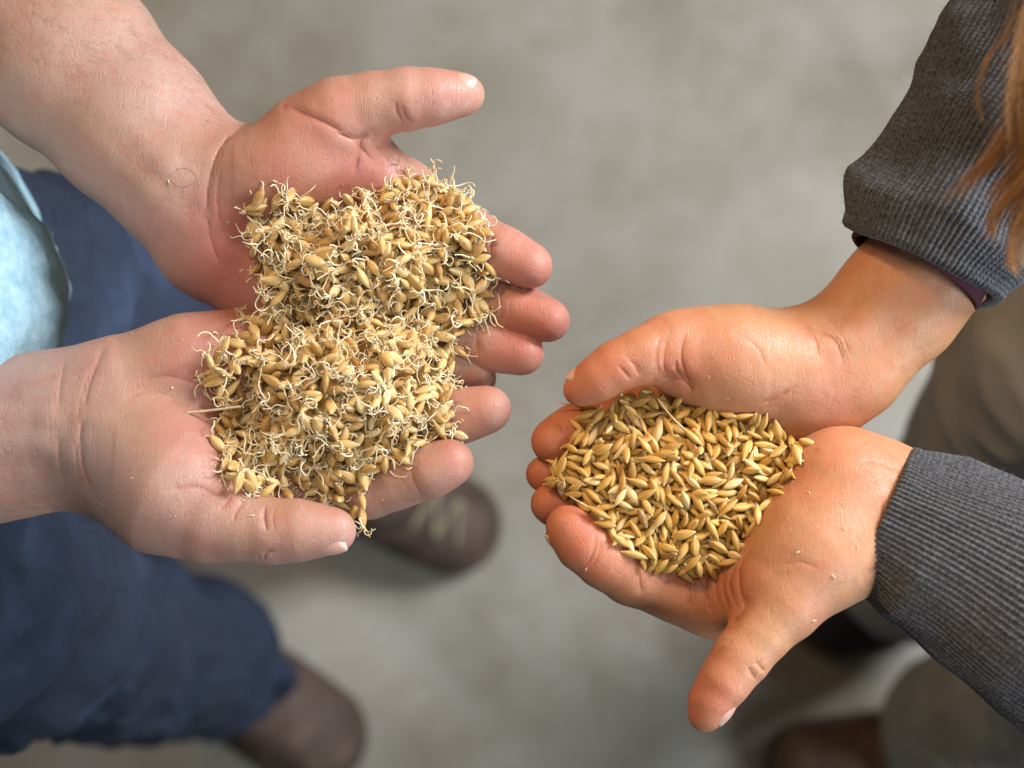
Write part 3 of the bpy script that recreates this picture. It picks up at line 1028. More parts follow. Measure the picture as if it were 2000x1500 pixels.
# ------------------------------------------------------------------ knitted sleeves
def sleeve(name, parent, path, ribs, rib_depth, label, mat, wrinkle=(), lip=0.0022, flat=1.0, per=7, step=0.0016, twist=0.0, lipwave=0.0, squash=None):
    P = spline([ath(*q[:3]) for q in path], 40)
    Rr = spline([(q[3] * px_size(ath(*q[:3])), 0, 0) for q in path], 40)[:, 0]
    L = np.concatenate([[0], np.cumsum(np.linalg.norm(np.diff(P, axis=0), axis=1))])
    n = int(L[-1] / step)
    s = np.linspace(0, L[-1], n)
    P = np.stack([np.interp(s, L, P[:, i]) for i in range(3)], 1)
    Rr = np.interp(s, L, Rr)
    T = np.gradient(P, axis=0); T /= np.linalg.norm(T, axis=1, keepdims=True)
    U = np.cross(T, [0, 0, 1.0]); U /= np.linalg.norm(U, axis=1, keepdims=True)
    W = np.cross(U, T)
    nu = ribs * per
    a = np.arange(nu) / nu * 2 * np.pi
    prof = np.cos(a * ribs)
    prof = np.sign(prof) * np.abs(prof) ** 0.7
    V = np.zeros((n, nu, 3))
    # flat < 1 squeezes the tube in the W direction
    dirs = np.cos(a)[None, :, None] * U[:, None] + np.sin(a)[None, :, None] * W[:, None] * flat
    base = P[:, None] + dirs * Rr[:, None, None]
    off = np.zeros((n, nu))
    fl = base.reshape(-1, 3)
    for fr, am, sd, sx in wrinkle:                     # folds across the tube
        q = np.stack([np.broadcast_to(s[:, None] * fr, (n, nu)).ravel(), np.broadcast_to(np.cos(a) * sx, (n, nu)).ravel(), np.broadcast_to(np.sin(a) * sx, (n, nu)).ravel()], 1)
        nz = value_noise(q, 1.0, sd).reshape(n, nu)
        off += (nz * 0.75 + 0.35) * am * np.clip(s / 0.02, 0.15, 1)[:, None]
    wig = value_noise(np.stack([np.broadcast_to(s[:, None] * 60, (n, nu)).ravel(), np.broadcast_to(a * 9, (n, nu)).ravel(), np.zeros(n * nu)], 1), 1.0, 77).reshape(n, nu)
    off += wig * rib_depth * 0.8
    off += (prof * rib_depth)[None, :] * np.clip(1 - s / 0.5, 0.3, 1)[:, None]
    V = base + dirs * off[..., None]
    # wavy opening edge
    wv = np.sin(a * 2 + 0.7) * lipwave + np.sin(a * 3 + 2.1) * lipwave * 0.5
    V += T[0][None, None] * (wv[None, :] * np.exp(-s / 0.02)[:, None])[..., None]
    # rolled edge and lining
    rows = []
    lin = []
    for k in range(1, 6):
        th = k / 5 * math.pi
        lin.append(V[0] - T[0] * (math.sin(th) * lip) - dirs[0] * (lip * (1 - math.cos(th))))
    inner0 = lin[-1]
    for k in range(1, 13):
        i = min(n - 1, int(k * 0.003 / step))
        lin.append(P[i] + (inner0 - P[0]) * (Rr[i] / Rr[0]))
    rows = np.concatenate([np.array(lin[::-1]), V])
    m = len(rows)
    i = np.arange(m - 1)[:, None]; j = np.arange(nu)[None]; k = (j + 1) % nu
    F = np.stack([i * nu + j, i * nu + k, (i + 1) * nu + k, (i + 1) * nu + j], -1).reshape(-1, 4)
    Vf = rows.reshape(-1, 3)
    me = mesh_from(name, Vf, F)
    uu = np.broadcast_to((np.arange(nu) / per * 2)[None], (m, nu)).ravel()
    vv = np.broadcast_to(((np.arange(m) - len(lin)) * step / 0.0021)[:, None], (m, nu)).ravel()
    set_attr(me, "u", uu); set_attr(me, "v", vv)
    set_attr(me, "rib", np.broadcast_to(prof[None], (m, nu)).ravel())
    o = link(name, me, mat, parent)
    o["label"] = label
    N = np.array([v for v in me.vertex_normals.values()]) if False else normals_of(Vf, F)
    return o, V, normals_of(Vf, F).reshape(m, nu, 3)[len(lin):]


def fuzz(parent, V, N, count, length, mat, seed, rad=0.00007):
    r = np.random.default_rng(seed)
    V2 = V.reshape(-1, 3); N2 = N.reshape(-1, 3)
    view = CPOS - V2
    good = np.nonzero((N2 * view).sum(1) > -0.05 * np.linalg.norm(view, axis=1))[0]
    parts = []
    for i in r.choice(good, count):
        d = N2[i] * r.uniform(0.2, 0.9) + r.normal(0, 0.8, 3)
        d /= np.linalg.norm(d)
        c = r.normal(0, 0.6, 3)
        ln = length * r.uniform(0.4, 1.2)
        t = np.linspace(0, 1, 4)[:, None]
        parts.append(tube(V2[i] + (d * t + c * t * t * 0.5) * ln, np.linspace(rad, rad * 0.5, 4), 3))
    o = link("wool_fuzz", mesh_from("wool_fuzz", *join(parts)), mat, parent)
    o["kind"] = "stuff"
    return o


FUZZ = cloth_material("wool_fibre", (0.07, 0.072, 0.08), (0.22, 0.225, 0.24), 200)
s1, V1, N1 = sleeve("sleeve", person_b, [(1728, 1012, 2, 146), (1790, 1042, 3, 150), (1870, 1085, 4, 162), (1960, 1140, 4, 186), (2060, 1200, 4, 205), (2200, 1290, 4, 215)],
                    92, 0.00052, "grey ribbed sweater sleeve ending in a cuff round the wrist", KNIT,
                    [(18, 0.0040, 3, 1.3), (45, 0.0016, 5, 2.2), (11, 0.0040, 9, 1.6)], 0.0022, 0.92, 7, 0.0013, lipwave=0.0012)
fuzz(s1, V1, N1, 6500, 0.0028, FUZZ, 5)
s2, V2, N2 = sleeve("sleeve", person_b, [(1800, 512, 12, 166), (1838, 445, 14, 176), (1880, 375, 18, 168), (1930, 300, 22, 166), (1985, 220, 26, 168), (2040, 110, 30, 175), (2090, -60, 34, 180)],
                    100, 0.00058, "grey sweater sleeve pushed up in folds over the forearm", KNIT,
                    [(30, 0.0085, 13, 1.4), (70, 0.0030, 15, 2.2), (14, 0.0060, 19, 1.4)], 0.0034, 0.95, 7, 0.0014, lipwave=0.0030)
fuzz(s2, V2, N2, 6500, 0.0030, FUZZ, 6)
s3, V3, N3 = sleeve("undersleeve", person_b, [(1788, 528, 11, 142), (1800, 508, 11.5, 138), (1812, 486, 12, 132)], 60, 0.00008,
                    "maroon shirt sleeve showing inside the sweater", MAROON, [(40, 0.0012, 33, 2.0)], 0.0012, 0.98, 4, 0.002)
s4, V4, N4 = sleeve("undersleeve", person_b, [(1721, 1008, 1, 131), (1735, 1014, 1.5, 128), (1750, 1022, 2, 124)], 60, 0.00008,
                    "dark maroon shirt edge inside the cuff", MAROON, [(40, 0.0012, 33, 2.0)], 0.0010, 0.94, 4, 0.002)


# ------------------------------------------------------------------ hair
def hair_material():
    t = NT("auburn_hair")
    r = t.n("ShaderNodeNewGeometry").outputs["Random Per Island"]
    col = t.ramp(r, [(0.0, (0.12, 0.042, 0.012)), (0.5, (0.38, 0.16, 0.040)), (1.0, (0.75, 0.42, 0.14))])
    t.set(Base_Color=col, Roughness=0.30)
    return t.m


def make_hair():
    r = np.random.default_rng(21)
    guides = [  # (root .. tip) in photograph pixels with height, thickness of the lock
        [(2110, -80, 175), (2040, 60, 165), (1990, 180, 152), (1965, 260, 142), (1905, 345, 130), (1852, 400, 124), 13],
        [(2130, 20, 170), (2070, 140, 158), (2020, 240, 146), (1975, 290, 138), (1915, 335, 130), (1872, 360, 126), 14],
        [(2130, 40, 168), (2080, 180, 155), (2040, 270, 146), (1995, 330, 138), (1945, 372, 132), (1928, 410, 128), 12],
        [(2140, 80, 165), (2095, 220, 152), (2055, 320, 144), (2010, 390, 136), (1985, 430, 130), (1978, 485, 126), 15],
        [(2150, 150, 165), (2105, 290, 152), (2070, 370, 144), (2030, 430, 136), (2005, 470, 130), (2000, 540, 126), 16],
        [(2090, -80, 178), (2040, 20, 170), (2010, 120, 160), (1996, 220, 150), (2000, 290, 142), (1990, 350, 136), 16],
        [(2120, -60, 172), (2070, 60, 164), (2035, 170, 154), (2015, 260, 146), (1985, 330, 138), (1962, 370, 132), 20],
        [(2130, 230, 160), (2070, 300, 150), (2020, 350, 142), (1960, 400, 134), (1935, 440, 128), (1930, 470, 126), 9],
        [(2140, 260, 160), (2080, 330, 150), (2030, 400, 142), (1992, 450, 134), (1975, 500, 128), (1982, 540, 126), 9],
        [(2140, 0, 164), (2100, 120, 156), (2070, 230, 148), (2045, 330, 140), (2030, 420, 132), (2025, 520, 128), 20],
    ]
    guides += [[(q[0] - 38 + 10 * k, q[1] + 6, q[2] + 6) for k, q in enumerate(g[:-1])] + [g[-1]] for g in guides[3:]]
    parts = []
    for g in guides:
        lock = g[-1]
        g = g[:-1]
        for k in range(54):
            o = r.normal(0, 1, 2) * lock * 1.25
            tipf = r.uniform(0.70, 1.0) ** 0.7
            ph, am = r.uniform(0, 6.28), r.uniform(2, 9)
            pts = []
            for i, (x, y, h) in enumerate(g):
                u = i / (len(g) - 1)
                sp = (1 - 0.78 * u ** 1.5)
                pts.append(ath(x + o[0] * sp + am * math.sin(ph + 3 * u), y + o[1] * sp + am * math.cos(ph + 2.4 * u), h + r.normal(0, 1.5)))
            c = spline(pts, 4)
            c = c[:max(4, int(len(c) * tipf))]
            parts.append(tube(c, np.linspace(0.00012, 0.00006, len(c)), 3))
    for g in ([(2030, -30, 178), (1965, 60, 168), (1925, 130, 158), (1908, 190, 150), (1918, 235, 146)],
              [(2000, 40, 165), (1930, 110, 158), (1912, 170, 150), (1915, 220, 146)],
              [(2060, 60, 160), (1990, 240, 150), (1900, 330, 138), (1848, 385, 130), (1858, 400, 128)],
              [(2100, 380, 150), (2020, 430, 140), (1975, 470, 134), (1962, 520, 130)]):
        for k in range(7):
            pts = [ath(x + r.normal(0, 2.2), y + r.normal(0, 2.2), h) for x, y, h in g]
            c = spline(pts, 6)
            parts.append(tube(c, np.linspace(0.00011, 0.00006, len(c)), 3))
    o = link("hair", mesh_from("hair", *join(parts)), hair_material(), person_b)
    o["label"] = "long loose auburn hair hanging at the top right"


make_hair()

# ------------------------------------------------------------------ grain
def grain_material(name, stops, ridge=0.3):
    t = NT(name)
    r = t.math('FRACT', t.math('ADD', t.n("ShaderNodeObjectInfo").outputs["Random"], t.n("ShaderNodeNewGeometry").outputs["Random Per Island"]))
    g = t.n("ShaderNodeAttribute", attribute_name="gl").outputs["Vector"]
    mp = t.n("ShaderNodeMapping"); mp.inputs["Scale"].default_value = (0.10, 1, 1)
    t.l(g, mp.inputs["Vector"])
    add = t.n("ShaderNodeVectorMath", operation='ADD')
    t.l(mp.outputs[0], add.inputs[0])
    cb = t.n("ShaderNodeCombineXYZ")
    t.l(t.math('MULTIPLY', r, 37.0), cb.inputs[0]); t.l(t.math('MULTIPLY', r, 11.0), cb.inputs[1])
    t.l(cb.outputs[0], add.inputs[1])
    st = t.noise(add.outputs[0], 3.2, 4, 0.7)
    col = t.ramp(r, stops)
    col = t.mix(t.ramp(st, [(0.46, (0, 0, 0)), (0.76, (0.8, 0.8, 0.8))]), col, (0.68, 0.48, 0.20))
    col = t.mix(t.ramp(st, [(0.28, (0.6, 0.6, 0.6)), (0.40, (0, 0, 0))]), col, (0.23, 0.12, 0.035))
    col = t.mix(t.math('MULTIPLY', t.attr("end"), 0.75, clamp=True), col, (0.70, 0.55, 0.33))
    t.set(Base_Color=col, Roughness=0.40, Normal=t.bump(st, ridge, 0.0005), Subsurface_Weight=0.12, Subsurface_Scale=0.0015,
          Subsurface_Radius=(1.0, 0.55, 0.2))
    return t.m


BARLEY = grain_material("dry_barley", [(0.0, (0.24, 0.11, 0.025)), (0.07, (0.42, 0.21, 0.032)), (0.40, (0.55, 0.31, 0.056)), (0.80, (0.62, 0.385, 0.095)), (1.0, (0.73, 0.55, 0.26))])
MALT = grain_material("sprouted_barley", [(0.0, (0.27, 0.13, 0.035)), (0.07, (0.40, 0.21, 0.050)), (0.35, (0.53, 0.315, 0.092)), (0.75, (0.61, 0.40, 0.14)), (1.0, (0.72, 0.56, 0.28))])


def root_material():
    t = NT("rootlet")
    r = t.n("ShaderNodeNewGeometry").outputs["Random Per Island"]
    col = t.ramp(r, [(0.0, (0.56, 0.41, 0.20)), (0.5, (0.74, 0.61, 0.37)), (1.0, (0.86, 0.77, 0.55))])
    t.set(Base_Color=col, Roughness=0.5, Subsurface_Weight=0.15, Subsurface_Scale=0.001)
    return t.m


ROOT = root_material()


def grain_shape(seed, L, W, plump, awn=0.0, bend=0.0):
    """spindle kernel along x with belly furrow, veins and a papery cut-off tip; sizes in mm"""
    r = np.random.default_rng(seed)
    nr, ns = 15, 14
    a = np.arange(ns) / ns * 2 * np.pi
    V, G, E = [], [], []
    for i in range(nr):
        t = i / (nr - 1)
        # base end at t=0 (rounded), tip end at t=1 (narrow, cut)
        prof = (math.sin(math.pi * min(1, t * 0.97 + 0.018)) ** plump)
        prof *= 1.0 + 0.18 * (0.45 - t)
        if t > 0.86:
            prof = max(prof, 0.17)
        rad = W * 0.5 * prof
        x = (t - 0.5) * L
        groove = 0.30 * np.exp(-((a - np.pi / 2) / 0.34) ** 2)
        vein = 0.045 * np.cos(5 * (a + np.pi / 2))
        rr = rad * (1 - groove * min(1, 4 * t * (1 - t) + 0.1) + vein)
        y = np.cos(a) * rr
        z = np.sin(a) * rr * 0.80 + bend * math.cos((t - 0.5) * math.pi)
        V.append(np.stack([np.full(ns, x) + r.normal(0, 0.01, ns), y, z], 1))
        E += [max(0.0, (t - 0.84) / 0.16) + max(0.0, (0.06 - t) / 0.06) * 0.6] * ns
    V = np.concatenate(V)
    F = []
    for i in range(nr - 1):
        for j in range(ns):
            k = (j + 1) % ns
            F.append([i * ns + j, (i + 1) * ns + j, (i + 1) * ns + k, i * ns + k])
    F += [[0, k, k + 1, k + 2 if k + 2 < ns else ns - 1] for k in range(1, ns - 2, 2)]
    o = (nr - 1) * ns
    F += [[o, o + (k + 2 if k + 2 < ns else ns - 1), o + k + 1, o + k] for k in range(1, ns - 2, 2)]
    F = [f for f in F if len(set(f)) == 4]
    V = np.array(V); F = np.array(F); E = list(E)
    if awn > 0:
        n = 10
        tt = np.linspace(0, 1, n)
        path = np.stack([L * 0.5 - 0.6 + tt * awn, r.normal(0, 0.05) + 0.6 * r.normal() * tt ** 2, 0.8 * r.normal() * tt ** 2], 1)
        Va, Fa = tube(path, np.linspace(0.42, 0.13, n), 5)
        F = np.concatenate([F, Fa + len(V)]); V = np.concatenate([V, Va]); E += [0.9] * len(Va)
    return V, F, np.array(E)


def grain_mesh(name, shape, mat):
    V, F, E = shape
    me = mesh_from(name, V * 0.001, F)
    at_ = me.attributes.new("gl", 'FLOAT_VECTOR', 'POINT'); at_.data.foreach_set("vector", V.astype(np.float32).ravel())
    set_attr(me, "end", E)
    me.materials.append(mat)
    return me


def rootlets_shape(seed, L):
    r = np.random.default_rng(seed)
    parts = []
    n = int(r.integers(3, 6)) if seed % 3 else int(r.integers(7, 11))
    ax = np.array([-1.0, 0, 0.25]) + r.normal(0, 0.25, 3)
    for k in range(n):
        d = ax + r.normal(0, 0.55, 3)
        d /= np.linalg.norm(d)
        p = np.array([-L * 0.5 + 0.7, 0, 0]) + r.normal(0, 0.25, 3)
        ln = r.uniform(4.0, 12.0)
        m = 11
        path = [p]
        curl = r.normal(0, 1, 3)
        for i in range(m):
            if r.random() < 0.22:
                curl = r.normal(0, 1, 3)
            d = d + np.cross(d, curl) * 0.24 + r.normal(0, 0.17, 3)
            d /= np.linalg.norm(d)
            p = p + d * ln / m
            path.append(p)
        parts.append(tube(np.array(path), np.linspace(0.37, 0.20, m + 1), 4))
    return join(parts)


DRY = [grain_shape(s, *q) for s, q in enumerate([(9.5, 3.8, 0.74), (10.0, 3.7, 0.80), (9.0, 3.9, 0.70), (10.6, 3.6, 0.88), (8.4, 3.4, 0.76), (9.6, 4.0, 0.78, 0, 0.25), (11.2, 3.3, 1.0, 0, 0.2), (9.2, 3.6, 0.78, 0, -0.2), (8.6, 2.9, 0.9, 0, 0.3), (10.0, 3.7, 0.84, 1.6)])]
WET = [grain_shape(40 + s, *q) for s, q in enumerate([(9.0, 4.1, 0.72), (9.8, 4.0, 0.80), (8.4, 4.2, 0.68), (10.2, 3.9, 0.85), (8.0, 3.9, 0.70), (9.3, 4.3, 0.78, 0, 0.25), (8.8, 3.8, 0.75)])]
DRYM = [grain_mesh("barley_grain", s, BARLEY) for s in DRY]
WETM = [grain_mesh("sprouted_grain", s, MALT) for s in WET]
ROOTS = [rootlets_shape(90 + i, 9.0) for i in range(28)]
ROOTM = []
for v_, f_ in ROOTS:
    m_ = mesh_from("rootlets", v_ * 0.001, f_); m_.materials.append(ROOT); ROOTM.append(m_)


def inside(P, poly):
    x, y = P[:, 0], P[:, 1]
    c = np.zeros(len(P), bool)
    q = np.asarray(poly, float)
    for a, b in zip(q, np.roll(q, -1, 0)):
        m = ((a[1] > y) != (b[1] > y)) & (x < (b[0] - a[0]) * (y - a[1]) / (b[1] - a[1] + 1e-12) + a[0])
        c ^= m
    return c


def heap(keys, poly_px, top, hpoly, shapes, half, seed, nmax, jitter, soft, fill, reach, size, sink=78):
    """drop grains one by one on a height map of the palms; returns (matrix, shape index, cells seen) per grain"""
    r = np.random.default_rng(seed)
    VV, FF = join([(HANDS[k][0], HANDS[k][1]) for k in keys])
    bvh = BVHTree.FromPolygons(VV.tolist(), FF.tolist())
    poly = np.array([ath(x, y, hpoly)[:2] for x, y in poly_px]) * 1000
    lo, hi = poly.min(0) - 8, poly.max(0) + 8
    cs = 0.6
    nx, ny = ((hi - lo) / cs).astype(int)
    gx = lo[0] + (np.arange(nx) + .5) * cs
    gy = lo[1] + (np.arange(ny) + .5) * cs
    H = np.zeros((nx, ny), np.float32)
    zf = Z0 * 1000
    for i in range(0, nx, 2):
        for j in range(0, ny, 2):
            h = bvh.ray_cast(Vector((gx[i] / 1000, gy[j] / 1000, Z0 + 0.2)), Vector((0, 0, -1)), 0.3)[0]
            H[i:i + 2, j:j + 2] = (h[2] * 1000 - zf) if h is not None else -60
    PX, PY = np.meshgrid(gx, gy, indexing='ij')
    pts = np.stack([PX.ravel(), PY.ravel()], 1)
    ins = inside(pts, poly).reshape(nx, ny)
    dist = poly_dist(pts, np.concatenate([poly, poly[:1]])).reshape(nx, ny) * ins
    pix = to_px(np.stack([PX.ravel() / 1000, PY.ravel() / 1000, np.full(nx * ny, Z0 + hpoly * .001)], 1))
    T = top(pix[:, 0].reshape(nx, ny), pix[:, 1].reshape(nx, ny), dist)
    base0 = H.copy()
    ins &= base0 < T + reach
    T = np.maximum(T, np.where(base0 > -50, base0 + soft, T))
    H = np.where(ins, np.maximum(H, T - fill), H)     # the heap's hidden core
    core = H.copy()
    ids = np.full((nx, ny), -1, np.int32)
    cells = np.argwhere(ins)
    out = []
    miss = 0
    a_, b_ = half
    R = int((a_ + 1) / cs) + 1
    oi, oj = np.meshgrid(np.arange(-R, R + 1), np.arange(-R, R + 1), indexing='ij')
    while len(out) < nmax and miss < 60:
        cand = cells[r.integers(0, len(cells), 26)]
        de = (T - H)[cand[:, 0], cand[:, 1]]
        b = cand[int(np.argmax(de))]
        if de.max() < 0.8:
            miss += 1
            continue
        yaw = r.uniform(0, 2 * math.pi)
        ii, jj = b[0] + oi, b[1] + oj
        ok = (ii >= 0) & (ii < nx) & (jj >= 0) & (jj < ny)
        u = (oi * math.cos(yaw) + oj * math.sin(yaw)) * cs
        v = (-oi * math.sin(yaw) + oj * math.cos(yaw)) * cs
        q = (u / a_) ** 2 + (v / b_) ** 2
        m = ok & (q < 1)
        h = H[ii[m], jj[m]]
        h = np.where(h < -50, h.max() - 8, h)
        A = np.stack([u[m], v[m], np.ones(m.sum())], 1)
        co = np.linalg.lstsq(A, h, rcond=None)[0]
        sp = math.atan(np.clip(co[0], -1.2, 1.2)) + r.normal(0, jitter)
        sr = math.atan(np.clip(co[1], -1.0, 1.0)) * 0.6
        lowz = np.sqrt(np.maximum(0, 1 - q[m])) * b_ * 0.8
        zc = np.percentile(h - u[m] * math.tan(sp) + lowz, sink)
        zt = zc + u[m] * math.tan(sp) + lowz
        if zc > T[b[0], b[1]] + 3.5 or (ins[ii[m], jj[m]].mean() < 0.55):
            miss += 0.2
            H[b[0], b[1]] += 0.3
            continue
        up = zt > H[ii[m], jj[m]]
        I, J = ii[m][up], jj[m][up]
        H[I, J] = zt[up]
        ids[I, J] = len(out)
        if r.random() < 0.5:
            flip = math.pi
        else:
            flip = 0.0
        M = Matrix.Translation(Vector((gx[b[0]] / 1000, gy[b[1]] / 1000, Z0 + zc / 1000))) @ Matrix.Rotation(yaw, 4, 'Z') @ Matrix.Rotation(-sp, 4, 'Y') @ Matrix.Rotation(sr, 4, 'X')
        if flip:
            M = M @ Matrix.Rotation(math.pi, 4, 'Z')
        M = M @ Matrix.Rotation(r.uniform(0, 6.283), 4, 'X')
        M = M @ Matrix.Scale(float(r.uniform(*size)), 4)
        out.append((M, int(r.integers(0, len(shapes)))))
    seen = np.bincount(ids[ids >= 0].ravel(), minlength=len(out))
    # core sheet under the visible grains
    ci = cells[(cells[:, 0] % 3 == 0) & (cells[:, 1] % 3 == 0)]
    keyi = {(int(i), int(j)): n for n, (i, j) in enumerate(ci)}
    CV = np.array([[gx[i] / 1000, gy[j] / 1000, Z0 + (core[i, j] - 1.0) / 1000] for i, j in ci])
    CF_ = [[keyi[(i, j)], keyi[(i + 3, j)], keyi[(i + 3, j + 3)], keyi[(i, j + 3)]] for i, j in keyi if (i + 3, j) in keyi and (i + 3, j + 3) in keyi and (i, j + 3) in keyi]
    return out, seen, (CV, np.array(CF_)), (gx, gy, H, zf)


def apply(M, V):
    A = np.array(M)
    return V @ A[:3, :3].T + A[:3, 3]


def place_heap(out, seen, core, shapes, meshes, name, label, cat, group, mat, roots, stuff_name, stuff_label, limit=285, seed=1):
    r = np.random.default_rng(seed)
    order = np.argsort(-seen)
    top_ = set(int(i) for i in order[:limit] if seen[i] > 3)
    sv, sf, gl, en, ro = [], [], [], [], []
    off = 0
    for n, (M, k) in enumerate(out):
        rk = int(r.integers(0, len(ROOTM)))
        if n in top_:
            o = bpy.data.objects.new(name, meshes[k])
            COL.objects.link(o)
            o.matrix_world = M
            tag(o, label, cat, group)
            if roots:
                c = bpy.data.objects.new("rootlets", ROOTM[rk])
                COL.objects.link(c)
                c.parent = o
        else:
            V, F, E = shapes[k]
            sv.append(apply(M, V * 0.001)); sf.append(F + off); gl.append(V); en.append(E)
            off += len(V)
            if roots and seen[n] > 0:
                ro.append((apply(M, ROOTS[rk][0] * 0.001), ROOTS[rk][1]))
    cv, cf = core
    sv.append(cv); sf.append(cf + off); gl.append(cv * 1000); en.append(np.zeros(len(cv)))
    me = mesh_from(stuff_name, np.concatenate(sv), np.concatenate(sf))
    a = me.attributes.new("gl", 'FLOAT_VECTOR', 'POINT'); a.data.foreach_set("vector", np.concatenate(gl).astype(np.float32).ravel())
    set_attr(me, "end", np.concatenate(en))
    s = link(stuff_name, me, mat)
    tag(s, stuff_label, cat, kind="stuff")
    if ro:
        c = link("rootlets", mesh_from("rootlets", *join(ro)), ROOT, s)
        c["kind"] = "stuff"


LEFT_POLY = [(500, 405), (545, 398), (590, 400), (650, 402), (690, 388), (740, 385), (785, 362), (840, 350), (880, 372), (925, 410), (945, 450), (950, 500), (962, 540), (945, 600), (905, 640),
             (878, 690), (880, 740), (882, 800), (872, 845), (830, 875), (785, 900), (735, 925), (712, 955), (650, 985), (580, 975), (510, 985), (455, 950), (428, 880), (440, 800),
             (405, 740), (436, 695), (490, 655), (512, 610), (505, 560), (492, 500)]


def top_left(x, y, d):
    t = -10 + 27 * (1 - np.exp(-d / 13.0))
    t += 15 * np.exp(-(((x - 700) / 170) ** 2 + ((y - 480) / 110) ** 2)) + 15 * np.exp(-(((x - 665) / 170) ** 2 + ((y - 790) / 130) ** 2))
    t -= 10 * np.exp(-(((y - 630 + (x - 700) * 0.15) / 38) ** 2))
    return t + 4.5 * np.sin(x / 27.0 + 1) * np.sin(y / 23.0) + 1.5 * np.sin(x / 15.0 + y / 19.0)


out, seen, core, hmL = heap(("ul", "ll"), LEFT_POLY, top_left, 5, WET, (4.9, 2.2), 3, 1900, 0.60, 6.5, 9.0, 30.0, (0.92, 1.26), 72)
print("left grains", len(out), (seen > 3).sum())
place_heap(out, seen, core, WET, WETM, "sprouted_grain", "golden barley grain with curly pale rootlets in the sprouted heap", "grain",
           "sprouted grains heaped in the hands at the left", MALT, True, "sprouted_grain_heap", "sprouted barley grains lying deeper in the heap at the left", seed=5)

RIGHT_POLY = [(1130, 800), (1185, 780), (1230, 755), (1265, 745), (1300, 768), (1340, 775), (1420, 786), (1480, 794), (1510, 830), (1550, 862), (1592, 868), (1562, 925), (1535, 985), (1500, 1040), (1460, 1080),
              (1420, 1108), (1340, 1128), (1290, 1112), (1240, 1095), (1190, 1050), (1150, 1000), (1100, 955), (1068, 945), (1085, 905), (1110, 870)]


def top_right(x, y, d):
    t = 4 + 8 * (1 - np.exp(-d / 9.0))
    t += 3.0 * np.exp(-(((x - 1300) / 130) ** 2 + ((y - 920) / 100) ** 2))
    return t + 1.0 * np.sin(x / 33.0) * np.sin(y / 29.0 + 1)


out, seen, core, hmR = heap(("ru", "rl"), RIGHT_POLY, top_right, 9, DRY, (4.8, 1.9), 8, 2200, 0.26, 3.5, 8.0, 4.5, (0.86, 1.12), 66)
print("right grains", len(out), (seen > 3).sum())
place_heap(out, seen, core, DRY, DRYM, "barley_grain", "plain golden barley grain in the dry heap cupped by the sweater sleeves", "grain",
           "dry barley grains cupped at the right", BARLEY, False, "barley_heap", "dry barley grains lying deeper in the heap at the right", seed=6)


# ------------------------------------------------------------------ single grains and small things that stand out
def surf(keys, px, py):
    """height (mm above the hands' level) of the palm seen at a photograph pixel"""
    d = CX * ((px - 1000) / FPX) + CY * ((750 - py) / FPX) + CF
    d = d / np.linalg.norm(d)
    best = None
    for k in keys:
        if k not in BVH:
            BVH[k] = BVHTree.FromPolygons(HANDS[k][0].tolist(), HANDS[k][1].tolist())
        h = BVH[k].ray_cast(Vector(CPOS), Vector(d), 2.0)[0]
        if h is not None and (best is None or h[2] > best):
            best = h[2]
    return (best - Z0) * 1000 if best is not None else -12.0


def on_heap(hm, px, py):
    gx, gy, H, zf = hm
    h = 10.0
    for _ in range(4):
        p = ath(px, py, h) * 1000
        i = int(np.clip((p[0] - gx[0]) / (gx[1] - gx[0]), 0, len(gx) - 1)); j = int(np.clip((p[1] - gy[0]) / (gy[1] - gy[0]), 0, len(gy) - 1))
        h = float(H[i, j])
    return h


def lone(name, me, px, py, h, ang, tilt, roll, scale, label, cat, roots=None):
    o = bpy.data.objects.new(name, me)
    COL.objects.link(o)
    o.matrix_world = (Matrix.Translation(Vector(ath(px, py, h))) @ Matrix.Rotation(-math.radians(ang), 4, 'Z') @ Matrix.Rotation(-math.radians(tilt), 4, 'Y')
                      @ Matrix.Rotation(math.radians(roll), 4, 'X') @ Matrix.Scale(scale, 4))
    tag(o, label, cat)
    if roots is not None:
        c = bpy.data.objects.new("rootlets", ROOTM[roots])
        COL.objects.link(c)
        c.parent = o
    return o


AW = [grain_mesh("barley_grain", grain_shape(300 + k, 10.0, 3.3, 0.9, a), BARLEY) for k, a in enumerate((9.0, 13.0, 11.0, 7.0))]
lone("barley_grain", AW[0], 1143, 794, surf(("ru", "rl"), 1143, 797) + 3.0, 188, 4, 100, 1.05, "barley grain with a fine bristle lying just under the thumb tip", "grain")
lone("barley_grain", AW[1], 1352, 852, on_heap(hmR, 1352, 852) + 1.4, 222, 3, 80, 1.2, "long barley grain with straight bristle lying across the upper middle of the dry heap", "grain")
lone("barley_grain", AW[2], 1412, 985, on_heap(hmR, 1412, 985) + 1.4, 112, 4, 60, 1.1, "barley grain whose thin bristle points down in the right half of the dry heap", "grain")
lone("barley_grain", AW[3], 1168, 1000, on_heap(hmR, 1168, 1000) + 1.6, 208, 0, 60, 1.15, "barley grain with pale bristle along the lower index finger", "grain")
lone("barley_grain", DRYM[0], 1081, 912, surf(("ru", "rl"), 1081, 912) + 2.0, 80, 6, 40, 1.15, "upright barley grain alone beside the fingertips at the far left of the dry heap", "grain")
lone("barley_grain", DRYM[1], 1080, 936, surf(("ru", "rl"), 1080, 936) + 2.0, 150, 4, 40, 1.0, "slanting barley grain just below the upright one at the fingertips", "grain")
lone("barley_grain", DRYM[2], 1578, 864, surf(("ru", "rl"), 1578, 864) + 2.0, 20, 0, 200, 0.85, "small barley grain wedged where the two wrists meet at the right", "grain")
lone("sprouted_grain", WETM[0], 690, 1000, surf(("ll",), 690, 1000) + 3.0, 100, 10, 50, 1.05, "sprouted grain resting on the lower thumb tip, left of a hanging pair", "grain", 2)
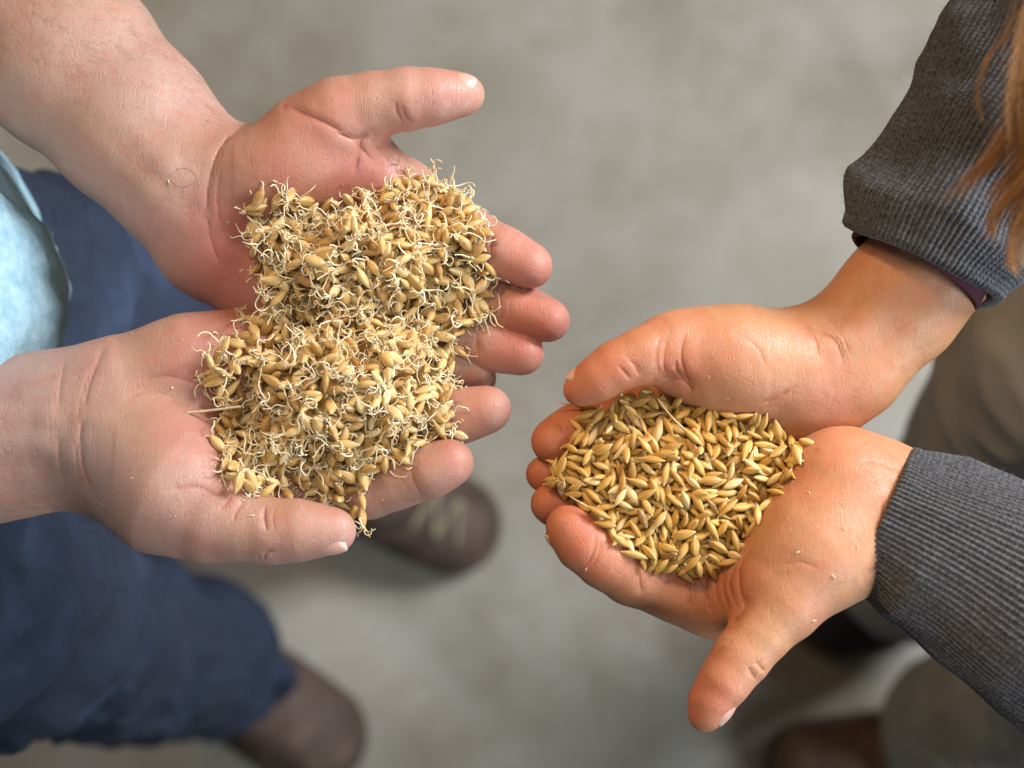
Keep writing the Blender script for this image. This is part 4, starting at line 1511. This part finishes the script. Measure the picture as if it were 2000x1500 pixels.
lone("sprouted_grain", WETM[2], 707, 978, surf(("ll",), 707, 978) + 4.0, 75, 10, 90, 1.0, "upper sprouted grain of the pair clinging beside the lower thumb tip", "grain", 5)
lone("sprouted_grain", WETM[3], 708, 1010, max(4.0, surf(("ll",), 708, 1010) + 2.0), 265, -10, 20, 1.0, "lower sprouted grain of the pair dangling rootlets below the lower thumb tip", "grain", 9)
lone("sprouted_grain", WETM[1], 664, 984, surf(("ll",), 664, 984) + 3.5, 30, 0, 80, 1.0, "curled sprouted grain on the lower thumb near its tip", "grain", 11)
lone("sprouted_grain", WETM[4], 898, 850, surf(("ll",), 898, 850) + 2.0, 20, 0, 30, 0.95, "lone sprouted grain on the index fingertip right of the sprouted heap", "grain", 1)
lone("sprouted_grain", WETM[5], 897, 686, surf(("ul", "ll"), 897, 686) + 2.5, 215, 8, 60, 1.0, "sprouted grain lying between the upper and lower fingers right of the heap", "grain", 7)
lone("sprouted_grain", WETM[6], 937, 605, surf(("ul", "ll"), 937, 605) + 2.5, 80, 8, 60, 1.05, "sprouted grain stood on end against the upper middle finger", "grain", 13)

STRAW = cloth_material("straw", (0.60, 0.46, 0.26), (0.74, 0.62, 0.40), 200, 0.6)
hs = [surf(("ll",), x, y) for x, y in ((368, 806), (420, 799), (462, 795))]
hz = max(hs) + 1.5
V_, F_ = tube(spline([ath(366, 806, hz - 1.0), ath(415, 801, hz), ath(470, 794, hz + 2.0)], 4), 0.00055, 6)
tag(link("straw", mesh_from("straw", V_, F_), STRAW), "short pale straw sticking out of the sprouted heap over the lower palm", "straw")


# mark drawn in ink on the wrist and the fine hair of the forearms
def ink(key, strokes, parent):
    t = NT("faded_ink")
    t.set(Base_Color=t.mix(t.noise(t.coord(1.0), 700, 3), (0.16, 0.10, 0.095), (0.36, 0.22, 0.17)), Roughness=0.5)
    parts = []
    for st, rad in strokes:
        path = []
        for x, y in spline(st, 6):
            path.append(ath(x, y, surf((key,), x, y)) - np.array([0, 0, rad * 0.55]))
        parts.append(tube(path, rad, 5))
    o = link("ink_mark", mesh_from("ink_mark", *join(parts)), t.m, parent)
    o["label"] = "faded round ink mark with a forked line on the wrist"


circ = [(358 + (31 + 1.5 * math.sin(3 * a)) * math.cos(a), 366 - (38 + 2 * math.cos(2.3 * a)) * math.sin(a)) for a in np.linspace(2.4, 5.6, 12)]
arc = [(358 + 30 * math.cos(a), 366 - 37 * math.sin(a)) for a in np.linspace(0.0, 2.3, 9)]
ink("ul", [(circ, 0.00015), (arc, 0.00028), ([(333, 354), (345, 362), (355, 367)], 0.00024), ([(355, 367), (372, 361), (387, 350)], 0.00024), ([(355, 367), (357, 380), (356, 392)], 0.00016)], HANDS["ul"][2])


def arm_hair(key, region, count, direction, seed):
    t = NT("arm_hair")
    t.set(Base_Color=(0.22, 0.14, 0.095), Roughness=0.5)
    r = np.random.default_rng(seed)
    V, F, parent = HANDS[key]
    P = to_px(V); N = normals_of(V, F)
    vw = CPOS - V
    good = np.nonzero(((N * vw).sum(1) > 0) & inside(P, region))[0]
    parts = []
    for i in r.choice(good, count):
        d = CX * direction[0] - CY * direction[1] + r.normal(0, 0.25, 3)
        d = d - N[i] * (d @ N[i]); d /= np.linalg.norm(d)
        ln = r.uniform(0.004, 0.010)
        c = np.cross(N[i], d) * r.normal(0, 0.5)
        tt = np.linspace(0, 1, 5)[:, None]
        parts.append(tube(V[i] + (d * tt + c * tt * tt * 0.4 + N[i] * (0.10 * tt + 0.01)) * ln, np.linspace(0.000028, 0.000012, 5), 3))
    o = link("arm_hair", mesh_from("arm_hair", *join(parts)), t.m, parent)
    o["kind"] = "stuff"


arm_hair("ul", [(-60, -60), (260, -30), (470, 225), (400, 250), (250, 160), (0, 120)], 420, (0.75, 0.35), 3)
arm_hair("ul", [(-60, 60), (200, 140), (330, 260), (250, 400), (0, 220)], 90, (0.75, 0.5), 4)
arm_hair("ll", [(-60, 860), (150, 880), (170, 975), (0, 1010)], 130, (0.9, 0.35), 5)


# chaff and dust that came off the grain, on the palms round the heaps
def chaff():
    r = np.random.default_rng(77)
    parts = []
    for keys, cx, cy, sx, sy, n in ((("ul", "ll"), 560, 740, 170, 190, 45), (("ru", "rl"), 1390, 930, 140, 120, 30)):
        for _ in range(n):
            x, y = cx + r.normal(0, 1) * sx, cy + r.normal(0, 1) * sy
            h = surf(keys, x, y)
            if h < -11.9:
                continue
            c = ath(x, y, h + 0.15)
            a = r.uniform(0, 6.28)
            ln, w = r.uniform(0.0004, 0.0016), r.uniform(0.00015, 0.0005)
            d = np.array([math.cos(a), math.sin(a), r.normal(0, 0.2)]); e = np.array([-math.sin(a), math.cos(a), r.normal(0, 0.2)])
            parts.append(tube([c - d * ln, c - d * ln * 0.3 + e * w * 0.5, c + d * ln * 0.4 - e * w * 0.3, c + d * ln], np.array([0.3, 1.0, 0.9, 0.25]) * w, 4))
    o = link("chaff", mesh_from("chaff", *join(parts)), STRAW)
    tag(o, "tiny bits of chaff scattered on the palms", kind="stuff")


chaff()
